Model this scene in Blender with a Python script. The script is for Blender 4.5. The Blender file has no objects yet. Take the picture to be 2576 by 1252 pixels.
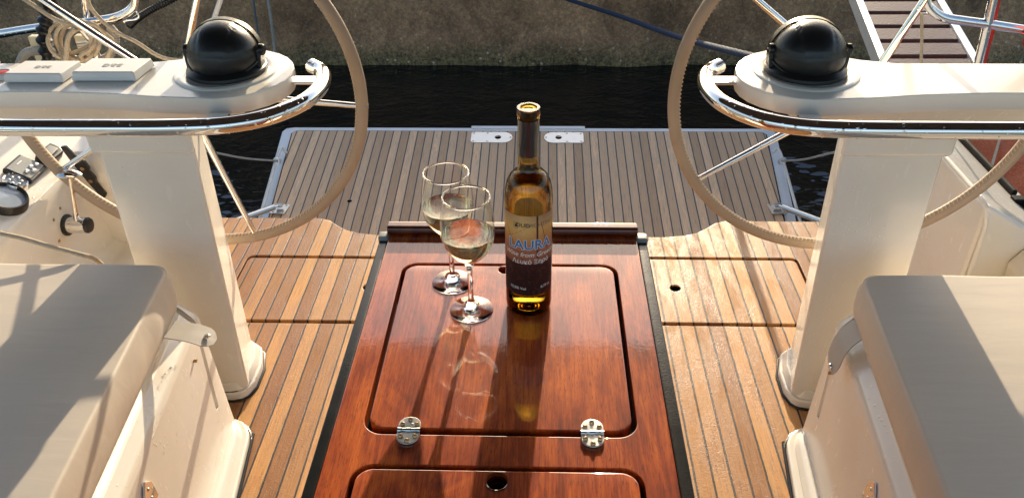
import bpy, bmesh, math, random
from mathutils import Vector, Matrix, noise
random.seed(7)
D = bpy.data
SC = bpy.context.scene
COL = SC.collection
rad = math.radians

# ------------------------------------------------------------------ camera
F, CX, CY, H = 2050.0, 1287.5, 626.0, 1.58          # measured on the photograph at 2575 px width
_y = Vector((1369 - CX, 750 + CY, -F)).normalized()
_x = Vector((1.0, 0.015, 0.0)); _x = (_x - _y * _x.dot(_y)).normalized()
_z = _x.cross(_y)
R = Matrix((_x, _y, _z))                             # camera -> world
CAM = Vector((0, 0, H))
cam = D.objects.new("camera", D.cameras.new("camera"))
cam.matrix_world = Matrix.Translation(CAM) @ R.to_4x4()
cam.data.sensor_width = 36; cam.data.lens = F / 2575 * 36
cam.data.clip_start = 0.02; cam.data.clip_end = 2000
COL.objects.link(cam); SC.camera = cam

# ------------------------------------------------------------------ sky, sun, exposure
SUN_EL, SUN_AZ = rad(16.0), rad(4.4)                 # azimuth from +Y towards +X
world = D.worlds.new("World"); SC.world = world; world.use_nodes = True
wn = world.node_tree.nodes; wl = world.node_tree.links
sky = wn.new("ShaderNodeTexSky"); sky.sky_type = 'NISHITA'; sky.sun_disc = False
sky.sun_elevation = SUN_EL; sky.sun_rotation = SUN_AZ
sky.air_density = 1.0; sky.dust_density = 2.5; sky.ozone_density = 1.0
bg = wn["Background"]; bg.inputs[1].default_value = 0.15
wl.new(sky.outputs[0], bg.inputs[0])
sl = D.lights.new("sun", 'SUN'); sl.energy = 4.3; sl.angle = rad(0.6); sl.color = (1.0, 0.83, 0.59)
sun = D.objects.new("sun", sl)
sd = Vector((math.sin(SUN_AZ) * math.cos(SUN_EL), math.cos(SUN_AZ) * math.cos(SUN_EL), math.sin(SUN_EL)))
sun.rotation_euler = sd.to_track_quat('Z', 'Y').to_euler(); COL.objects.link(sun)
SC.view_settings.view_transform = 'Standard'; SC.view_settings.look = 'None'
SC.view_settings.exposure = 1.0; SC.view_settings.gamma = 1.0
SC.cycles.max_bounces = 12; SC.cycles.transmission_bounces = 12; SC.cycles.transparent_max_bounces = 16
SC.cycles.sample_clamp_indirect = 6.0; SC.cycles.use_denoising = True

# ------------------------------------------------------------------ measuring helpers (photograph point -> place on a known plane)
def ray(x, y): return R @ Vector((x - CX, CY - y, -F))
def PZ(x, y, z): d = ray(x, y); return CAM + d * ((z - H) / d.z)
def PY(x, y, Y): d = ray(x, y); return CAM + d * (Y / d.y)
def PX(x, y, X): d = ray(x, y); return CAM + d * (X / d.x)
def PP(x, y, p0, n): d = ray(x, y); return CAM + d * (n.dot(p0 - CAM) / n.dot(d))

# ------------------------------------------------------------------ materials
def mat(name): 
    m = D.materials.new(name); m.use_nodes = True
    return m, m.node_tree.nodes, m.node_tree.links, m.node_tree.nodes["Principled BSDF"]
def N(nt, t, **k):
    n = nt.new(t)
    for a, v in k.items():
        if a.startswith("i_"): n.inputs[int(a[2:])].default_value = v
        else: setattr(n, a, v)
    return n
def pos(nt, lk, scale=(1, 1, 1), rot=(0, 0, 0), loc=(0, 0, 0)):
    g = nt.new("ShaderNodeNewGeometry"); m = nt.new("ShaderNodeMapping")
    m.inputs[1].default_value = loc; m.inputs[2].default_value = rot; m.inputs[3].default_value = scale
    lk.new(g.outputs["Position"], m.inputs[0]); return m.outputs[0]
def ramp(nt, lk, src, stops):
    r = nt.new("ShaderNodeValToRGB"); e = r.color_ramp.elements
    while len(e) < len(stops): e.new(0.5)
    for i, (p, c) in enumerate(stops):
        e[i].position = p; e[i].color = (c, c, c, 1) if isinstance(c, (int, float)) else (*c, 1)
    lk.new(src, r.inputs[0]); return r.outputs[0]
def mathn(nt, lk, op, a, b=None, c=None):
    n = nt.new("ShaderNodeMath"); n.operation = op
    for i, v in enumerate((a, b, c)):
        if v is None: continue
        if isinstance(v, (int, float)): n.inputs[i].default_value = v
        else: lk.new(v, n.inputs[i])
    return n.outputs[0]
def mixc(nt, lk, fac, a, b, mode='MIX'):
    n = nt.new("ShaderNodeMix"); n.data_type = 'RGBA'; n.blend_type = mode
    for i, v in ((0, fac), (6, a), (7, b)):
        if isinstance(v, (int, float)): n.inputs[i].default_value = v
        elif isinstance(v, tuple): n.inputs[i].default_value = (*v, 1)
        else: lk.new(v, n.inputs[i])
    return n.outputs[2]
def noise_n(nt, lk, vec, scale, detail=3, rough=0.5, dist=0.0):
    n = nt.new("ShaderNodeTexNoise"); n.inputs["Scale"].default_value = scale
    n.inputs["Detail"].default_value = detail; n.inputs["Roughness"].default_value = rough
    n.inputs["Distortion"].default_value = dist
    if vec is not None: lk.new(vec, n.inputs["Vector"])
    return n.outputs["Fac"]
def bump(nt, lk, h, strength, dist, normal=None):
    b = nt.new("ShaderNodeBump"); b.inputs["Strength"].default_value = strength; b.inputs["Distance"].default_value = dist
    lk.new(h, b.inputs["Height"])
    if normal is not None: lk.new(normal, b.inputs["Normal"])
    return b.outputs[0]
def drops(nt, lk, scale, size=0.32, cover=None, rnd=1.0):
    """height of small water beads: voronoi cells, only some of them wet"""
    v = nt.new("ShaderNodeTexVoronoi"); v.inputs["Scale"].default_value = scale; v.inputs["Randomness"].default_value = rnd
    lk.new(pos(nt, lk), v.inputs["Vector"])
    sep = nt.new("ShaderNodeSeparateColor"); lk.new(v.outputs["Color"], sep.inputs[0])
    r = mathn(nt, lk, 'MULTIPLY', sep.outputs[0], size)
    h = mathn(nt, lk, 'SUBTRACT', r, v.outputs["Distance"])
    h = mathn(nt, lk, 'MAXIMUM', h, 0.0)
    h = mathn(nt, lk, 'POWER', h, 0.5)
    if cover is not None: h = mathn(nt, lk, 'MULTIPLY', h, cover)
    return h

def simple(name, color, rough=0.5, metal=0.0, coat=0.0, nscale=30, namp=0.12, bstr=0.0, bscale=200, spec=0.5, trans=0.0, ior=1.45):
    m, nt, lk, p = mat(name)
    n = noise_n(nt, lk, pos(nt, lk), nscale, 4)
    a = tuple(max(0, c * (1 - namp)) for c in color); b = tuple(min(1, c * (1 + namp)) for c in color)
    lk.new(mixc(nt, lk, n, a, b), p.inputs["Base Color"])
    p.inputs["Metallic"].default_value = metal
    p.inputs["Specular IOR Level"].default_value = spec
    p.inputs["Coat Weight"].default_value = coat; p.inputs["Coat Roughness"].default_value = 0.06
    p.inputs["Transmission Weight"].default_value = trans; p.inputs["IOR"].default_value = ior
    rr = mathn(nt, lk, 'MULTIPLY_ADD', n, rough * 0.35, rough * 0.82)
    lk.new(rr, p.inputs["Roughness"])
    if bstr: lk.new(bump(nt, lk, noise_n(nt, lk, pos(nt, lk), bscale, 3), bstr, 0.002), p.inputs["Normal"])
    return m

def teak(name, light, dark, rough, wet, seam_w=0.045, pitch=0.05, phase=0.0, bright=(1.35, 1.2, 1.0), seam_c=(0.020, 0.021, 0.024)):
    m, nt, lk, p = mat(name)
    g = nt.new("ShaderNodeNewGeometry"); sx = nt.new("ShaderNodeSeparateXYZ"); lk.new(g.outputs["Position"], sx.inputs[0])
    u = mathn(nt, lk, 'MULTIPLY_ADD', sx.outputs[0], 1 / pitch, phase)
    wob = noise_n(nt, lk, pos(nt, lk, (3, 9, 3)), 4, 2)
    uw = mathn(nt, lk, 'ADD', u, mathn(nt, lk, 'MULTIPLY_ADD', wob, 0.05, -0.025))
    cell = mathn(nt, lk, 'FLOOR', uw); fr = mathn(nt, lk, 'FRACT', uw)
    d = mathn(nt, lk, 'ABSOLUTE', mathn(nt, lk, 'SUBTRACT', fr, 0.5))          # 0 mid plank .. 0.5 seam
    seam = ramp(nt, lk, d, [(0.0, 0.0), (0.5 - seam_w - 0.02, 0.0), (0.5 - seam_w, 1.0)])
    wnn = nt.new("ShaderNodeTexWhiteNoise"); wnn.noise_dimensions = '1D'; lk.new(cell, wnn.inputs["W"])
    # long grain, shifted plank by plank
    cmb = nt.new("ShaderNodeCombineXYZ")
    lk.new(mathn(nt, lk, 'MULTIPLY', sx.outputs[0], 1.0), cmb.inputs[0])
    lk.new(mathn(nt, lk, 'MULTIPLY_ADD', sx.outputs[1], 0.045, mathn(nt, lk, 'MULTIPLY', cell, 3.7)), cmb.inputs[1])
    gr = noise_n(nt, lk, cmb.outputs[0], 230, 5, 0.65, 0.4)
    gr2 = noise_n(nt, lk, cmb.outputs[0], 60, 3, 0.6, 1.5)
    tone = mathn(nt, lk, 'ADD', mathn(nt, lk, 'MULTIPLY', wnn.outputs["Value"], 0.5), mathn(nt, lk, 'MULTIPLY', gr, 0.5))
    c = mixc(nt, lk, ramp(nt, lk, tone, [(0.22, 0.0), (0.78, 1.0)]), dark, light)
    lines = ramp(nt, lk, gr2, [(0.44, 0.0), (0.5, 1.0), (0.56, 0.0)])
    pick = ramp(nt, lk, wnn.outputs["Value"], [(0.70, 0.0), (0.80, 1.0)])
    c = mixc(nt, lk, mathn(nt, lk, 'MULTIPLY', mathn(nt, lk, 'MULTIPLY_ADD', pick, 0.45, 0.2), lines), c, bright, 'MULTIPLY')
    pores = ramp(nt, lk, gr, [(0.30, 1.0), (0.42, 0.0)])
    c = mixc(nt, lk, mathn(nt, lk, 'MULTIPLY', pores, 0.55), c, tuple(v * 0.45 for v in dark))
    # damp stains
    st = noise_n(nt, lk, pos(nt, lk, (1.6, 0.45, 1)), 10, 6, 0.7, 0.4)
    stm = ramp(nt, lk, st, [(0.40, 0.0), (0.62, 1.0)])
    c = mixc(nt, lk, mathn(nt, lk, 'MULTIPLY', stm, 0.30 * wet), c, (dark[0] * 0.75, dark[1] * 0.7, dark[2] * 0.7))
    c = mixc(nt, lk, seam, c, seam_c)
    lk.new(c, p.inputs["Base Color"])
    r = mathn(nt, lk, 'MULTIPLY_ADD', stm, -0.30 * wet, rough)
    lk.new(mathn(nt, lk, 'MULTIPLY_ADD', gr, 0.15, r), p.inputs["Roughness"])
    p.inputs["Specular IOR Level"].default_value = 0.32
    if wet:
        lk.new(mathn(nt, lk, 'MULTIPLY_ADD', stm, 0.26, 0.04), p.inputs["Coat Weight"]); p.inputs["Coat Roughness"].default_value = 0.22
    h = mathn(nt, lk, 'MULTIPLY_ADD', seam, -1.0, mathn(nt, lk, 'MULTIPLY', gr, 0.25))
    nrm = bump(nt, lk, h, 0.5, 0.0016)
    if wet:
        rp = noise_n(nt, lk, pos(nt, lk), 95, 2, 0.5, 1.2)
        nrm = bump(nt, lk, rp, 0.35 * wet, 0.0016, nrm)
        dr = drops(nt, lk, 330, 0.55)
        nrm = bump(nt, lk, dr, 0.45 * wet, 0.0009, nrm)
    lk.new(nrm, p.inputs["Normal"])
    if wet: lk.new(nrm, p.inputs["Coat Normal"])
    return m

def mahogany(name, along_x=False, dark=1.0):
    m, nt, lk, p = mat(name)
    P0 = pos(nt, lk, (1, 0.05, 1) if not along_x else (0.05, 1, 1))
    gr = noise_n(nt, lk, P0, 260, 5, 0.7, 0.5)
    P1 = pos(nt, lk, (1, 0.16, 1) if not along_x else (0.16, 1, 1))
    gr2 = noise_n(nt, lk, P1, 22, 4, 0.55, 1.0)
    fig = noise_n(nt, lk, pos(nt, lk, (2.2, 1, 1)), 5.0, 3, 0.6, 1.5)
    t = mathn(nt, lk, 'ADD', mathn(nt, lk, 'MULTIPLY', gr, 0.4), mathn(nt, lk, 'ADD', mathn(nt, lk, 'MULTIPLY', gr2, 0.35), mathn(nt, lk, 'MULTIPLY', fig, 0.35)))
    c = ramp(nt, lk, t, [(0.38, (0.060, 0.007, 0.002)), (0.52, (0.26, 0.034, 0.005)), (0.70, (0.58, 0.125, 0.013))])
    pores = ramp(nt, lk, noise_n(nt, lk, pos(nt, lk, (1, 0.09, 1) if not along_x else (0.09, 1, 1)), 820, 2, 0.6), [(0.34, 1.0), (0.42, 0.0)])
    c = mixc(nt, lk, mathn(nt, lk, 'MULTIPLY', pores, 0.6), c, (0.05, 0.008, 0.003))
    if dark < 1: c = mixc(nt, lk, 1.0, c, (dark, dark, dark), 'MULTIPLY')
    lk.new(c, p.inputs["Base Color"])
    p.inputs["Roughness"].default_value = 0.6
    p.inputs["Specular IOR Level"].default_value = 0.08
    p.inputs["Coat Weight"].default_value = 1.0; p.inputs["Coat Roughness"].default_value = 0.02; p.inputs["Coat IOR"].default_value = 1.68
    # varnish is nearly flat; fine beads and thin films of water on it
    film = noise_n(nt, lk, pos(nt, lk), 75, 3, 0.55, 1.5)
    nrm = bump(nt, lk, film, 0.10, 0.0008)
    cov = ramp(nt, lk, noise_n(nt, lk, pos(nt, lk, loc=(3, 1, 0)), 6, 3), [(0.35, 0.15), (0.6, 1.0)])
    nrm = bump(nt, lk, drops(nt, lk, 200, 0.30, cov), 0.22, 0.0006, nrm)
    nrm = bump(nt, lk, drops(nt, lk, 420, 0.28, cov), 0.12, 0.0003, nrm)
    lk.new(nrm, p.inputs["Coat Normal"])
    lk.new(bump(nt, lk, gr, 0.12, 0.001), p.inputs["Normal"])
    return m

def gelcoat(name, color=(0.80, 0.755, 0.68), beads=0.0, rough=0.22):
    m, nt, lk, p = mat(name)
    n = noise_n(nt, lk, pos(nt, lk), 4, 5, 0.6)
    n2 = noise_n(nt, lk, pos(nt, lk, (1, 1, 0.3)), 40, 5, 0.7)
    c = mixc(nt, lk, ramp(nt, lk, n, [(0.35, 0.0), (0.7, 1.0)]), color, (color[0] * 0.94, color[1] * 0.92, color[2] * 0.87))
    grime = ramp(nt, lk, n2, [(0.60, 0.0), (0.78, 1.0)])
    c = mixc(nt, lk, mathn(nt, lk, 'MULTIPLY', grime, 0.10), c, (color[0] * 0.7, color[1] * 0.66, color[2] * 0.56))
    lk.new(c, p.inputs["Base Color"])
    lk.new(mathn(nt, lk, 'MULTIPLY_ADD', n2, 0.18, rough - 0.06), p.inputs["Roughness"])
    p.inputs["Coat Weight"].default_value = 0.35; p.inputs["Coat Roughness"].default_value = 0.12
    nrm = bump(nt, lk, n, 0.06, 0.01)
    if beads:
        cov = ramp(nt, lk, noise_n(nt, lk, pos(nt, lk, loc=(1, 5, 2)), 5, 3), [(0.48, 0.0), (0.6, 1.0)])
        nrm = bump(nt, lk, drops(nt, lk, 95, 0.36, cov), beads, 0.004, nrm)
    lk.new(nrm, p.inputs["Normal"])
    return m

def vinyl(name, color):
    m, nt, lk, p = mat(name)
    n = noise_n(nt, lk, pos(nt, lk), 3.5, 4, 0.55)
    w = noise_n(nt, lk, pos(nt, lk, (0.6, 3.5, 2)), 7, 3, 0.5, 0.6)
    fine = noise_n(nt, lk, pos(nt, lk), 900, 2)
    sp = ramp(nt, lk, noise_n(nt, lk, pos(nt, lk), 33, 5, 0.7), [(0.70, 0.0), (0.76, 1.0)])
    c = mixc(nt, lk, n, tuple(v * 0.93 for v in color), tuple(v * 1.06 for v in color))
    c = mixc(nt, lk, mathn(nt, lk, 'MULTIPLY', sp, 0.25), c, tuple(v * 0.6 for v in color))
    lk.new(c, p.inputs["Base Color"]); p.inputs["Roughness"].default_value = 0.5
    p.inputs["Specular IOR Level"].default_value = 0.4
    nrm = bump(nt, lk, w, 0.05, 0.02); nrm = bump(nt, lk, fine, 0.15, 0.0006, nrm)
    lk.new(nrm, p.inputs["Normal"]); return m

def steel(name, rough=0.07, beads=0.4, color=(0.82, 0.80, 0.78)):
    m, nt, lk, p = mat(name)
    n = noise_n(nt, lk, pos(nt, lk), 60, 4, 0.6)
    lk.new(mixc(nt, lk, n, tuple(v * 0.93 for v in color), color), p.inputs["Base Color"])
    p.inputs["Metallic"].default_value = 1.0
    lk.new(mathn(nt, lk, 'MULTIPLY_ADD', ramp(nt, lk, n, [(0.5, 0.0), (0.8, 1.0)]), 0.10, rough), p.inputs["Roughness"])
    if beads:
        lk.new(bump(nt, lk, drops(nt, lk, 85, 0.30), beads, 0.003), p.inputs["Normal"])
    return m

M = {}
M['teak'] = teak("teak_wet", (0.55, 0.295, 0.110), (0.235, 0.100, 0.036), 0.60, 1.0, seam_w=0.045, pitch=0.044, phase=0.3)
M['teak_grey'] = teak("teak_weathered", (0.78, 0.55, 0.36), (0.50, 0.325, 0.20), 0.62, 0.0, seam_w=0.055, phase=0.1, bright=(1.5, 1.3, 1.05), seam_c=(0.085, 0.092, 0.10))
M['mahogany'] = mahogany("varnished_mahogany")
M['mahogany_x'] = mahogany("varnished_mahogany_rail", along_x=True, dark=0.30)
M['gel'] = gelcoat("cream_gelcoat", (0.76, 0.72, 0.655), beads=0.4)
M['gel_plain'] = gelcoat("white_gelcoat", (0.76, 0.735, 0.685))
M['gel_trim'] = gelcoat("platform_gelcoat", (0.72, 0.75, 0.78), rough=0.3)
M['vinyl'] = vinyl("beige_vinyl", (0.56, 0.495, 0.42))
M['strap'] = vinyl("grey_vinyl_strap", (0.44, 0.41, 0.37))
M['steel'] = steel("polished_steel", 0.05, 0.45)
M['steel_dull'] = steel("dull_steel", 0.28, 0.3, (0.66, 0.67, 0.66))
M['black'] = simple("black_plastic", (0.012, 0.012, 0.013), 0.32, spec=0.5, bstr=0.15, bscale=600)
M['dome'] = simple("black_dome_plastic", (0.011, 0.012, 0.012), 0.34, spec=0.5, coat=0.15, bstr=0.2, bscale=900)
M['rubber'] = simple("wet_black_rubber", (0.010, 0.011, 0.012), 0.22, spec=0.5, bstr=0.10, bscale=300)
M['grey_trim'] = simple("grey_plastic", (0.20, 0.21, 0.21), 0.4)
M['dark'] = simple("dark_void", (0.004, 0.004, 0.004), 0.8, spec=0.1)
M['leather'] = simple("tan_leather", (0.33, 0.245, 0.175), 0.55, nscale=9, namp=0.22, bstr=0.5, bscale=420)
M['thread'] = simple("cream_thread", (0.62, 0.47, 0.30), 0.7)
M['rope'] = simple("beige_rope", (0.52, 0.42, 0.30), 0.85, bstr=1.0, bscale=350, nscale=120, namp=0.3)
M['rope_grey'] = simple("grey_rope", (0.34, 0.34, 0.32), 0.85, bstr=1.0, bscale=300, nscale=120, namp=0.3)
M['rope_blue'] = simple("navy_rope", (0.022, 0.038, 0.075), 0.8, bstr=1.0, bscale=120, nscale=70, namp=0.5)
M['hose'] = simple("grey_hose", (0.30, 0.28, 0.25), 0.5)
M['cover_white'] = simple("white_plastic", (0.74, 0.74, 0.74), 0.38, namp=0.04)
M['logo'] = simple("grey_print", (0.42, 0.41, 0.41), 0.5)
M['canvas'] = simple("grey_canvas", (0.09, 0.082, 0.078), 0.9, bstr=0.3)
M['red'] = simple("red_fabric", (0.42, 0.018, 0.012), 0.6)
M['red_hull'] = simple("red_hull_paint", (0.40, 0.030, 0.014), 0.25, coat=0.5)
M['white_hull'] = simple("white_hull_paint", (0.78, 0.78, 0.77), 0.25, coat=0.5)
M['matte_black'] = simple("matte_black_metal", (0.008, 0.008, 0.009), 0.7, spec=0.2)
M['wet_deck'] = simple("wet_white_deck", (0.62, 0.56, 0.55), 0.12, coat=0.6, nscale=22, namp=0.15, bstr=0.7, bscale=26)
M['tarp'] = simple("wet_red_cover", (0.42, 0.085, 0.030), 0.6, nscale=95, namp=0.8, bstr=1.0, bscale=60, spec=0.2)
M['gangwood'] = simple("gangway_wood", (0.085, 0.036, 0.030), 0.42, nscale=60, namp=0.5, bstr=0.9, bscale=90)
M['alu'] = simple("aluminium", (0.62, 0.66, 0.70), 0.38, metal=0.6, bstr=0.5, bscale=70)
M['sky_glassface'] = simple("gauge_glass_painted_sky", (0.30, 0.36, 0.45), 0.06, coat=1.0)  # pale blue colour paints the sky's reflection into the gauge faces
M['brass'] = simple("bronze_screw", (0.42, 0.27, 0.14), 0.3, metal=1.0)

def mk_water():
    m, nt, lk, p = mat("harbour_water")
    p.inputs["Base Color"].default_value = (0.0035, 0.0065, 0.0075, 1)
    p.inputs["Roughness"].default_value = 0.03; p.inputs["IOR"].default_value = 1.33
    a = noise_n(nt, lk, pos(nt, lk, (0.7, 1, 1)), 3.0, 3, 0.5, 0.6)
    b = noise_n(nt, lk, pos(nt, lk, (1.0, 1.6, 1)), 9.0, 2, 0.5, 1.0)
    n1 = bump(nt, lk, a, 0.55, 0.05); n2 = bump(nt, lk, b, 0.5, 0.02, n1)
    lk.new(n2, p.inputs["Normal"]); return m
M['water'] = mk_water()

def mk_quay():
    m, nt, lk, p = mat("old_concrete")
    P0 = pos(nt, lk)
    a = noise_n(nt, lk, P0, 2.2, 8, 0.65, 0.4); b = noise_n(nt, lk, P0, 34, 7, 0.75, 0.6)
    c = ramp(nt, lk, a, [(0.32, (0.18, 0.105, 0.054)), (0.5, (0.40, 0.245, 0.130)), (0.68, (0.62, 0.385, 0.205))])
    c = mixc(nt, lk, 0.7, c, ramp(nt, lk, b, [(0.32, 0.25), (0.5, 0.8), (0.68, 1.7)]), 'MULTIPLY')
    v = nt.new("ShaderNodeTexVoronoi"); v.inputs["Scale"].default_value = 38; lk.new(P0, v.inputs["Vector"])
    sep = nt.new("ShaderNodeSeparateColor"); lk.new(v.outputs["Color"], sep.inputs[0])
    peb = mathn(nt, lk, 'MULTIPLY', ramp(nt, lk, v.outputs["Distance"], [(0.0, 1.0), (0.42, 0.9), (0.5, 0.0)]), ramp(nt, lk, sep.outputs[0], [(0.72, 0.0), (0.8, 1.0)]))
    c = mixc(nt, lk, mathn(nt, lk, 'MULTIPLY', peb, 0.4), c, (0.30, 0.24, 0.17))
    sx = nt.new("ShaderNodeSeparateXYZ"); lk.new(P0, sx.inputs[0])
    lvl = mathn(nt, lk, 'ADD', sx.outputs[2], mathn(nt, lk, 'MULTIPLY_ADD', a, 0.25, -0.12))
    alg = ramp(nt, lk, mathn(nt, lk, 'MULTIPLY_ADD', lvl, 1.0, 1.12), [(0.0, 1.0), (0.10, 0.75), (0.24, 0.0)])
    c = mixc(nt, lk, alg, c, mixc(nt, lk, ramp(nt, lk, b, [(0.4, 0.0), (0.6, 1.0)]), (0.030, 0.026, 0.013), (0.30, 0.25, 0.11)))
    v2 = nt.new("ShaderNodeTexVoronoi"); v2.inputs["Scale"].default_value = 17; lk.new(P0, v2.inputs["Vector"])
    s2 = nt.new("ShaderNodeSeparateColor"); lk.new(v2.outputs["Color"], s2.inputs[0])
    barn = mathn(nt, lk, 'MULTIPLY', ramp(nt, lk, v2.outputs["Distance"], [(0.0, 1.0), (0.16, 1.0), (0.22, 0.0)]), ramp(nt, lk, s2.outputs[0], [(0.62, 0.0), (0.66, 1.0)]))
    band = ramp(nt, lk, mathn(nt, lk, 'MULTIPLY_ADD', sx.outputs[2], 1.0, 1.12), [(0.0, 1.0), (0.22, 0.7), (0.34, 0.0)])
    c = mixc(nt, lk, mathn(nt, lk, 'MULTIPLY', barn, band), c, (0.60, 0.56, 0.44))
    lk.new(c, p.inputs["Base Color"]); p.inputs["Roughness"].default_value = 0.75
    n1 = bump(nt, lk, a, 0.8, 0.06); n2 = bump(nt, lk, b, 0.8, 0.02, n1); n3 = bump(nt, lk, peb, 0.6, 0.012, n2)
    lk.new(n3, p.inputs["Normal"]); return m
M['quay'] = mk_quay()

def mk_glass(name, color, rough=0.0, ior=1.5, density=None, dcol=None):
    m, nt, lk, p = mat(name)
    p.inputs["Base Color"].default_value = (*color, 1); p.inputs["Roughness"].default_value = rough
    p.inputs["Transmission Weight"].default_value = 1.0; p.inputs["IOR"].default_value = ior
    if density:
        va = nt.new("ShaderNodeVolumeAbsorption"); va.inputs[0].default_value = (*dcol, 1); va.inputs[1].default_value = density
        lk.new(va.outputs[0], nt["Material Output"].inputs["Volume"])
    return m
M['glass'] = mk_glass("clear_glass", (0.98, 0.99, 0.98), ior=1.5)
M['wine'] = mk_glass("white_wine", (1, 1, 1), ior=1.34, density=14.0, dcol=(0.93, 0.84, 0.46))
M['waterdrop'] = mk_glass("droplet_water", (1, 1, 1), ior=1.33)
def mk_thin(name, tint, spec=1.0, f0=0.05):
    """a blown wall under a millimetre thick: light goes straight through, the surface mirrors at grazing angles"""
    m, nt, lk, p = mat(name)
    tr = nt.new("ShaderNodeBsdfTransparent"); tr.inputs[0].default_value = (*tint, 1)
    gl = nt.new("ShaderNodeBsdfGlossy"); gl.inputs["Roughness"].default_value = 0.02
    gl.inputs["Color"].default_value = (spec, spec, spec, 1)
    fr = nt.new("ShaderNodeLayerWeight"); fr.inputs[0].default_value = 0.5
    mx = nt.new("ShaderNodeMixShader")
    lk.new(mathn(nt, lk, 'MULTIPLY_ADD', mathn(nt, lk, 'POWER', fr.outputs["Facing"], 3.2), 0.85, 0.08), mx.inputs[0])
    lk.new(tr.outputs[0], mx.inputs[1]); lk.new(gl.outputs[0], mx.inputs[2])
    lk.new(mx.outputs[0], nt["Material Output"].inputs["Surface"]); return m
M['thin'] = mk_thin("blown_glass", (0.97, 0.98, 0.965))
M['bottle'] = mk_glass("brown_bottle_glass", (1, 1, 1), ior=1.5, density=760.0, dcol=(0.80, 0.70, 0.22))
M['bottle_wine'] = mk_glass("amber_wine", (1, 1, 1), ior=1.36, density=16.0, dcol=(0.88, 0.74, 0.12))

# ------------------------------------------------------------------ mesh helpers (all in world metres)
def clean(bm):
    bmesh.ops.remove_doubles(bm, verts=bm.verts, dist=1e-6)
    bmesh.ops.recalc_face_normals(bm, faces=bm.faces)
def add(bm, bm2):
    me = D.meshes.new("tmp"); bm2.to_mesh(me); bm.from_mesh(me); D.meshes.remove(me); bm2.free()
def bevel_all(bm, w, seg=2, angle=25):
    clean(bm)
    es = [e for e in bm.edges if len(e.link_faces) == 2 and e.calc_face_angle(0) > rad(angle)]
    if es and w > 0: bmesh.ops.bevel(bm, geom=es, offset=w, segments=seg, profile=0.5, affect='EDGES', clamp_overlap=True)
def prism(pts, z0, z1, w=0.0, seg=2, top=None, angle=25):
    """outline in X,Y pulled from z0 to z1; top: another outline of equal count for the upper end"""
    bm = bmesh.new(); t = top or pts
    lo = [bm.verts.new((p[0], p[1], z0)) for p in pts]; hi = [bm.verts.new((p[0], p[1], z1)) for p in t]
    n = len(pts); bm.faces.new(lo); bm.faces.new(hi)
    for i in range(n): bm.faces.new((lo[i], lo[(i + 1) % n], hi[(i + 1) % n], hi[i]))
    bevel_all(bm, w, seg, angle); return bm
def extr(pts, a0, a1, w=0.0, seg=2, map_=None, angle=25):
    """outline (a,b) pulled along a third axis; map_(a,b,t)->xyz"""
    bm = bmesh.new()
    lo = [bm.verts.new(map_(p[0], p[1], a0)) for p in pts]; hi = [bm.verts.new(map_(p[0], p[1], a1)) for p in pts]
    n = len(pts); bm.faces.new(lo); bm.faces.new(hi)
    for i in range(n): bm.faces.new((lo[i], lo[(i + 1) % n], hi[(i + 1) % n], hi[i]))
    bevel_all(bm, w, seg, angle); return bm
def box(c, s, w=0.0, seg=2, rz=0.0):
    hx, hy, hz = s[0] / 2, s[1] / 2, s[2] / 2
    cs, sn = math.cos(rz), math.sin(rz)
    pts = [(c[0] + x * cs - y * sn, c[1] + x * sn + y * cs) for x, y in ((-hx, -hy), (hx, -hy), (hx, hy), (-hx, hy))]
    return prism(pts, c[2] - hz, c[2] + hz, w, seg)
def rrect(x0, y0, x1, y1, r, n=8):
    out = []
    for cx, cy, a in ((x1 - r, y1 - r, 0), (x0 + r, y1 - r, 90), (x0 + r, y0 + r, 180), (x1 - r, y0 + r, 270)):
        for i in range(n + 1):
            t = rad(a + 90 * i / n); out.append((cx + r * math.cos(t), cy + r * math.sin(t)))
    return out
def circle(cx, cy, r, n=32): return [(cx + r * math.cos(2 * math.pi * i / n), cy + r * math.sin(2 * math.pi * i / n)) for i in range(n)]
def offset(loop, d):
    """push a closed loop outwards by d (negative: inwards)"""
    n = len(loop); ar = sum(loop[i][0] * loop[(i + 1) % n][1] - loop[(i + 1) % n][0] * loop[i][1] for i in range(n))
    s = 1 if ar > 0 else -1; out = []
    for i in range(n):
        a, b, c = loop[i - 1], loop[i], loop[(i + 1) % n]
        t1 = Vector((b[0] - a[0], b[1] - a[1])); t2 = Vector((c[0] - b[0], c[1] - b[1]))
        if t1.length < 1e-9: t1 = t2
        if t2.length < 1e-9: t2 = t1
        n1 = Vector((t1.y, -t1.x)).normalized() * s; n2 = Vector((t2.y, -t2.x)).normalized() * s
        nn = (n1 + n2); nn = nn / max(0.3, nn.dot(nn) / 2) if nn.length > 1e-6 else n1
        out.append((b[0] + nn.x * d, b[1] + nn.y * d))
    return out
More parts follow.
